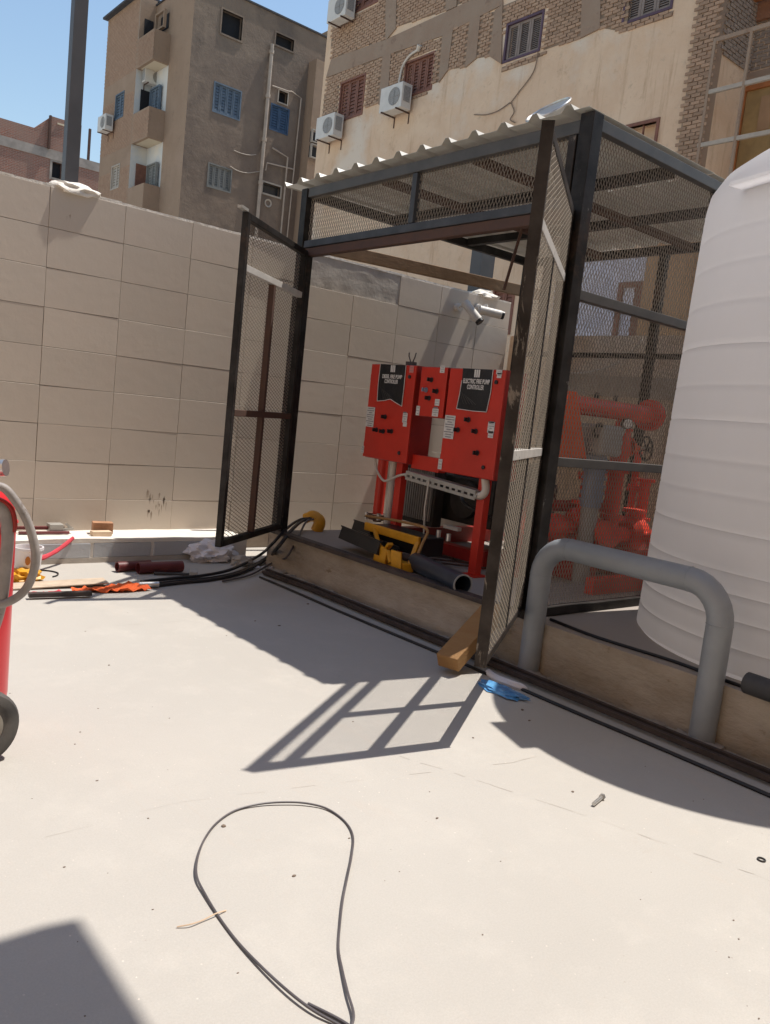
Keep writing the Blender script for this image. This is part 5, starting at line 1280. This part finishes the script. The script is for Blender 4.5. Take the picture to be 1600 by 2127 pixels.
m = MB(); m.lathe([(.34, TH + .40), (.36, TH + .40), (.36, TH + .47), (.30, TH + .50), (0, TH + .51)], TC, Z, 32); m.build('lid', 'tank_plastic', tk, True)
ld = V3((-1.23, .43, 0)).normalized(); ls = V3((-ld.y, ld.x, 0)); zl_ = TC.z + TH - .005
m = MB(); m.obox((TC.x + ld.x * 1.20, TC.y + ld.y * 1.20, zl_), ld * .095, ls * .165, Z * .012); m.build('lifting_lug', 'tank_plastic', tk, bevel=.004)

# ------------------------------------------------------------------ wheeled extinguisher at the left
EC = V3((.835, 3.59, 0)); EA = V3((CR.x, CR.y, 0)).normalized(); EB = V3((-EA.y, EA.x, 0))
ex = thing('wheeled_extinguisher', 'red wheeled fire extinguisher with a grey hose at the left edge', 'fire extinguisher', EC)
m = MB(); m.lathe([(0, .12), (.12, .12), (.165, .16), (.17, .20), (.17, .93), (.16, 1.0), (.12, 1.06), (.06, 1.09), (.045, 1.10), (.045, 1.13), (0, 1.13)], EC, Z, 36); m.build('cylinder', 'extinguisher_red', ex, True)
m = MB(); m.torus(EC + Z * .935, Z, .172, .006, 36, 6); m.build('weld_seam', 'extinguisher_red', ex, True)
m = MB(); m.lathe([(.03, 1.13), (.05, 1.14), (.05, 1.16), (.035, 1.17), (.06, 1.20), (.06, 1.21), (0, 1.21)], EC + EA * .0, Z, 16); m.build('valve', 'bright_steel', ex, True)
m = MB(); v0 = EC + EA * .06 + Z * 1.145; m.cyl(v0 - EA * .08, v0 + EA * .07 + Z * .02, .035, 12); m.build('outlet', 'bright_steel', ex, True)
loop_px = [(-30, 1015), (5, 1012), (32, 1040), (58, 1085), (73, 1140), (72, 1180), (55, 1222), (25, 1247), (-10, 1256), (-60, 1250)]
dist = EC.length - .22
def at_d(px_, py_, D):
    d = ray(px_, py_); return EYE + d * (D / math.hypot(d.x, d.y))
m = MB(); m.tube(spline([at_d(*p, dist) for p in loop_px], 6), .017, 12); m.build('hose', 'rubber_hose', ex, True)
m = MB(); m.tube(spline([at_d(*p, dist + .02) for p in ((-20, 1040), (8, 1062), (16, 1110), (12, 1170), (4, 1240), (-12, 1300), (-30, 1330))], 6), .024, 12); m.build('hose_tail', 'rubber_hose', ex, True)
m = MB(); m.tube(spline([at_d(*p, dist + .015) for p in ((-15, 1032), (12, 1045), (26, 1062), (31, 1090), (28, 1105))], 6), .010, 8); m.build('handle_ring', 'dark_red_paint', ex, True)
wc = at_d(-42, 1474, 3.40); wc.z = .15; wax = (EB * .62 - EA * .78).normalized() * -1
wax = (-EB * .66 + EA * .75).normalized()
m = MB(); m.lathe([(.085, -.03), (.115, -.038), (.145, -.03), (.155, -.012), (.155, .012), (.145, .03), (.115, .038), (.085, .03), (.085, -.03)], wc, wax, 40); wh = m.build('wheel', 'tyre_rubber', ex, True)
m = MB(); m.lathe([(.0, .034), (.025, .034), (.03, .015), (.06, .0), (.086, .026), (.086, -.02), (0, -.02)], wc, wax, 28); m.build('rim', 'galvanised', wh, True)
wc2 = wc - wax * .46
m = MB(); m.lathe([(.085, -.03), (.115, -.038), (.145, -.03), (.155, -.012), (.155, .012), (.145, .03), (.115, .038), (.085, .03), (.085, -.03)], wc2, wax, 40); w2_ = m.build('wheel', 'tyre_rubber', ex, True)
m = MB(); m.lathe([(.0, .034), (.025, .034), (.03, .015), (.06, .0), (.086, .026), (.086, -.02), (0, -.02)], wc2, wax, 28); m.build('rim', 'galvanised', w2_, True)
sd_ = (EC - (wc + wc2) / 2); sd_.z = 0; sd_.normalize()
m = MB(); m.tube([EC + sd_ * .10 + Z * .2, EC + sd_ * .16 + Z * .02, EC + sd_ * .16 + Z * .0], .016, 8); m.build('stand_leg', 'dark_red_paint', ex, True)
m = MB(); m.cyl(wc + wax * .03, wc - wax * .45, .014, 10); m.build('axle', 'galvanised', ex, True)
m = MB(); m.tube([wc - wax * .06, EC + Z * .3 - EB * .15], .014, 8); m.build('strut', 'dark_red_paint', ex, True)

# ------------------------------------------------------------------ clutter at the foot of the wall
bk = thing('paint_bucket', 'small white bucket stained orange and yellow behind the extinguisher hose', 'bucket', at_z(56, 1200))
c = at_z(56, 1200)
m = MB(); m.lathe([(0, 0), (.085, 0), (.105, .22), (.112, .225), (.112, .245), (.10, .245), (.08, .02), (0, .02)], c, Z, 24); m.build('pail', 'bag_white', bk, True)
m = MB()
tow = V3((-c.x, -c.y, 0)).normalized(); sd = V3((-tow.y, tow.x, 0))
for i in range(9):
    a = math.pi * 2 * i / 9; nn_ = .7 + .5 * abs(noise.noise(V3((i, 2, 1))))
    m.v.append(tuple(c + tow * .107 + sd * (.028 * nn_ * math.cos(a)) + Z * (.155 + .05 * nn_ * math.sin(a))))
m.f.append(tuple(range(9))); m.build('orange_stain', 'timber_orange', bk)
m = lump(c + tow * .1 - sd * .02, (.12, .10, .06), 3, .5, 3); solo(m, 'yellow_rag', 'yellow_paint', 'yellow stained rag at the foot of the white bucket', 'rag', c, smooth=True)
# red strip leaning on the kerb
ra, rb = at_z(70, 1165, .10), at_y(152, 1117, YK - .01)
pts = [V3(ra).lerp(V3(rb), t) + V3((0, 0, -.03 * math.sin(t * 3.1))) for t in np.linspace(0, 1, 10)]
m = MB(); m.tube(pts, [.018 + .008 * noise.noise(V3((i * 1.7, 0, 0))) for i in range(10)], 7); solo(m, 'red_strap', 'cloth_red', 'twisted red strap leaning from the bucket onto the kerb', 'strap', ra)
# tools on the kerb
kc = at_y(112, 1095, 7.14); kc.z = ZK
tl = thing('pipe_clamp', 'rusty steel pipe clamp tools lying on the kerb top', 'clamp', kc)
m = MB(); m.bar(kc + V3((-.32, .02, .05)), kc + V3((.10, .04, .045)), .035, .025); m.build('clamp_bar', 'oxide_pipe', tl, bevel=.003)
m = MB(); m.obox(kc + V3((.02, .03, .05)), (.06, 0, 0), (0, .05, 0), (0, 0, .035)); m.build('clamp_jaw', 'galvanised', tl, bevel=.006)
m = MB(); m.bar(kc + V3((.06, .0, .03)), kc + V3((.17, .02, .04)), .03, .02); m.bar(kc + V3((.17, .02, .03)), kc + V3((.11, .02, .085)), .02, .02); m.build('clamp_hook', 'galvanised', tl)
m = MB(); m.cyl(kc + V3((-.3, -.05, .02)), kc + V3((.12, -.04, .015)), .014, 8); m.build('clamp_handle', 'oxide_pipe', tl)
c = at_y(212, 1100, 7.10); c.z = ZK
m = MB(); m.obox(c + V3((.01, .02, .055)), (.085, -.02, 0), (.012, .05, 0), (0, 0, .05)); solo(m, 'brick_block', 'brick_block', 'brown brick sitting on the white kerb top', 'brick', c, bevel=.004)
m = MB(); m.obox(c + V3((-.045, -.10, .025)), (.085, 0, 0), (0, .04, 0), (0, 0, .02)); solo(m, 'wood_block', 'pale_block', 'thin pale wood block lying before the brick on the kerb', 'block', c + V3((-.05, -.1, 0)), bevel=.003)
# oxide pipes and a hammer
a, b = at_z(287, 1180, .05), at_z(378, 1176, .05)
m = MB(); m.pipe(a, (b.x, b.y, .05), .048, .040, 22); solo(m, 'oxide_pipe', 'oxide_pipe', 'longer dark red pipe offcut lying in the shade', 'pipe', (a.x, a.y, 0), 'dark red pipe offcuts', True)
a2 = V3((a.x - .14, a.y + .10, .045)); m = MB(); m.pipe(a2, a2 + V3((.30, .03, 0)), .042, .034, 22); solo(m, 'oxide_pipe', 'oxide_pipe', 'shorter dark red pipe offcut half hidden behind the longer one', 'pipe', (a2.x, a2.y, 0), 'dark red pipe offcuts', True)
ha, hb = at_z(320, 1190, .02), at_z(402, 1192, .03)
hm = thing('hammer', 'grey steel hammer lying before the dark red pipes', 'hammer', (hb.x, hb.y, 0))
m = MB(); m.tube([(ha.x, ha.y, .016), (hb.x, hb.y, .024)], .013, 8); m.build('shaft', 'engine_grey', hm, True)
m = MB(); d = V3((hb.x - ha.x, hb.y - ha.y, 0)).normalized(); s = V3((-d.y, d.x, 0)); m.obox((hb.x, hb.y, .033), d * .033, s * .075, Z * .03); m.build('head', 'motor_grey', hm, bevel=.008)
# orange cloth, cardboard, red edge
m = cloth_strip([at_z(148, 1232), at_z(195, 1228), at_z(245, 1226), at_z(292, 1220)], [.05, .14, .20, .26], 3, .035); solo(m, 'orange_cloth', 'cloth_orange', 'crumpled orange cloth at the end of the black cables', 'cloth', at_z(240, 1228), smooth=True)
m = cloth_strip([at_z(60, 1236), at_z(120, 1234), at_z(160, 1236)], [.05, .05, .04], 8, .03); solo(m, 'red_cloth', 'cloth_red', 'narrow strip of red cloth left of the orange one', 'cloth', at_z(110, 1236), smooth=True)
c = at_z(140, 1222); m = MB(); m.obox(c + V3((-.05, .08, .02)), (.36, -.03, .012), (.01, .09, 0), (0, 0, .004)); solo(m, 'cardboard_sheet', 'cardboard', 'dirty flat cardboard sheet behind the orange cloth', 'cardboard', c)
m = MB(); m.bar(at_z(60, 1236, .03), at_z(190, 1232, .03), .05, .03); solo(m, 'steel_angle', 'bar_steel', 'short dark steel bar lying along the cardboard', 'steel bar', at_z(120, 1234))
m = MB(); m.tube([at_z(289, 1214, .03), at_z(330, 1214, .03)], [.02, .026], 10); solo(m, 'cable_plug', 'bright_steel', 'grey metal plug at the cable end on the orange cloth', 'plug', at_z(300, 1214), smooth=True)
m = MB(); m.tube(spline([at_z(82, 1184, .006), at_z(105, 1186, .006), at_z(120, 1190, .006), at_z(119, 1195, .006), at_z(110, 1198, .006)], 5), .006, 6); solo(m, 'wire_offcut', 'cable_black', 'short bent black wire offcut near the bucket', 'wire', at_z(105, 1188))
# white bag under the left gate
c = at_z(448, 1166); m = lump(c + V3((-.02, .06, 0)), (.24, .16, .12), 12, .42, 4, True, 2.6); solo(m, 'plastic_bag', 'bag_white', 'crumpled white plastic bag slumped against the kerb under the left gate', 'bag', c, smooth=True)
c = at_z(505, 1175); m = lump(c + V3((0, .03, 0)), (.11, .07, .06), 14, .4, 3); solo(m, 'rubble_lump', 'tile_cement', 'broken cement lump right of the white bag', 'rubble', c)
for i, p in enumerate(((540, 1168), (556, 1180), (528, 1180))):
    c = at_z(*p); m = lump(c, (.06, .035, .012), 20 + i, .6, 2); solo(m, 'plastic_shred', 'bag_white', ['topmost shred of clear plastic at the plinth corner', 'shred of clear plastic closest to the steel bars', 'shred of clear plastic next to the cement lump'][i], 'plastic', c, 'plastic shreds at the plinth corner')

# ------------------------------------------------------------------ cable loop and small things on the open ground
lp = [(722, 2150), (735, 2110), (722, 2060), (710, 2010), (703, 1970), (706, 1920), (712, 1870), (722, 1820), (731, 1775), (733, 1735), (715, 1705), (680, 1680), (640, 1669), (595, 1666), (540, 1670), (490, 1683), (450, 1710), (424, 1745), (410, 1785), (409, 1820), (425, 1855), (455, 1905), (495, 1958), (545, 2010), (600, 2060), (650, 2098), (700, 2126), (760, 2160)]
m = MB(); m.tube(spline([at_z(a, b, .008 + .004 * math.sin(i * 1.1)) for i, (a, b) in enumerate(lp)], 5), .0040, 8); solo(m, 'loose_cable', 'cable_grey', 'thin dark cable lying in a pear shaped loop on the open concrete', 'cable', at_z(560, 1880), smooth=True)
m = MB(); m.tube(spline([at_z(640, 2085, .007), at_z(700, 2115, .007), at_z(740, 2140, .008)], 5), .0045, 8); solo(m, 'loose_cable', 'cable_grey', 'second strand of cable beside the loop at the bottom edge', 'cable', at_z(700, 2115), smooth=True)
m = MB(); m.tube(spline([at_z(368, 1925, .004), at_z(395, 1920, .009), at_z(420, 1912, .006), at_z(448, 1898, .010), at_z(470, 1891, .003)], 5), .0022, 5); solo(m, 'string', 'pale_block', 'short pale string lying across the cable loop', 'string', at_z(420, 1910))
a, b = at_z(1233, 1670, .012), at_z(1250, 1656, .012); bl = thing('bolt', 'small shiny bolt lying on the sunlit concrete', 'bolt', (a.x, a.y, 0))
m = MB(); m.cyl(a, b, .008, 10); m.build('shank', 'bright_steel', bl, True); d = (b - a).normalized(); m = MB(); m.cyl(b, b + d * .012, .014, 6); m.build('head', 'bright_steel', bl)
c = at_z(1582, 1785, .004); m = MB(); m.torus(c, Z, .014, .003, 20, 6); solo(m, 'washer_ring', 'engine_grey', 'small dark ring lying on the ground at the right edge', 'ring', (c.x, c.y, 0), smooth=True)
m = MB(); rg = random.Random(11)
spots = [(227, 1382), (465, 1717), (983, 1533), (908, 1700), (611, 1820), (1190, 1645), (640, 1255), (580, 1300), (657, 1252), (530, 1290), (1085, 1475), (1100, 1497), (800, 1262), (840, 1280)]
spots += [(rg.uniform(20, 1580), rg.uniform(1260, 2120)) for _ in range(45)]
for i, p in enumerate(spots):
    c = at_z(*p); s = rg.uniform(.0015, .0038) if i > 13 else rg.uniform(.005, .010)
    if c.x > 3.7: continue
    l_ = lump(c, (s * rg.uniform(.8, 1.8), s, s * .5), i, .4, 1); m.add(l_.v, l_.f)
o = m.build('ground_crumbs', 'pebble'); o['kind'] = 'stuff'

# ------------------------------------------------------------------ unseen: canopy inferred from its shadow, walls added to bounce light and block sky
cz = 5.2; cxy = V3((.84, 2.16, 0)) + SUN * (cz / SUN.z)
m = MB(); m.box((-1.6, -4.0, cz), (cxy.x, cxy.y, cz + .25)); m.box((-10, -14, 0), (-9.0, 7.2, 11)); m.box((-9, -5, 0), (9, -4.02, 14))
struct(m, 'unseen_canopy_fill_walls', 'tan_plaster')
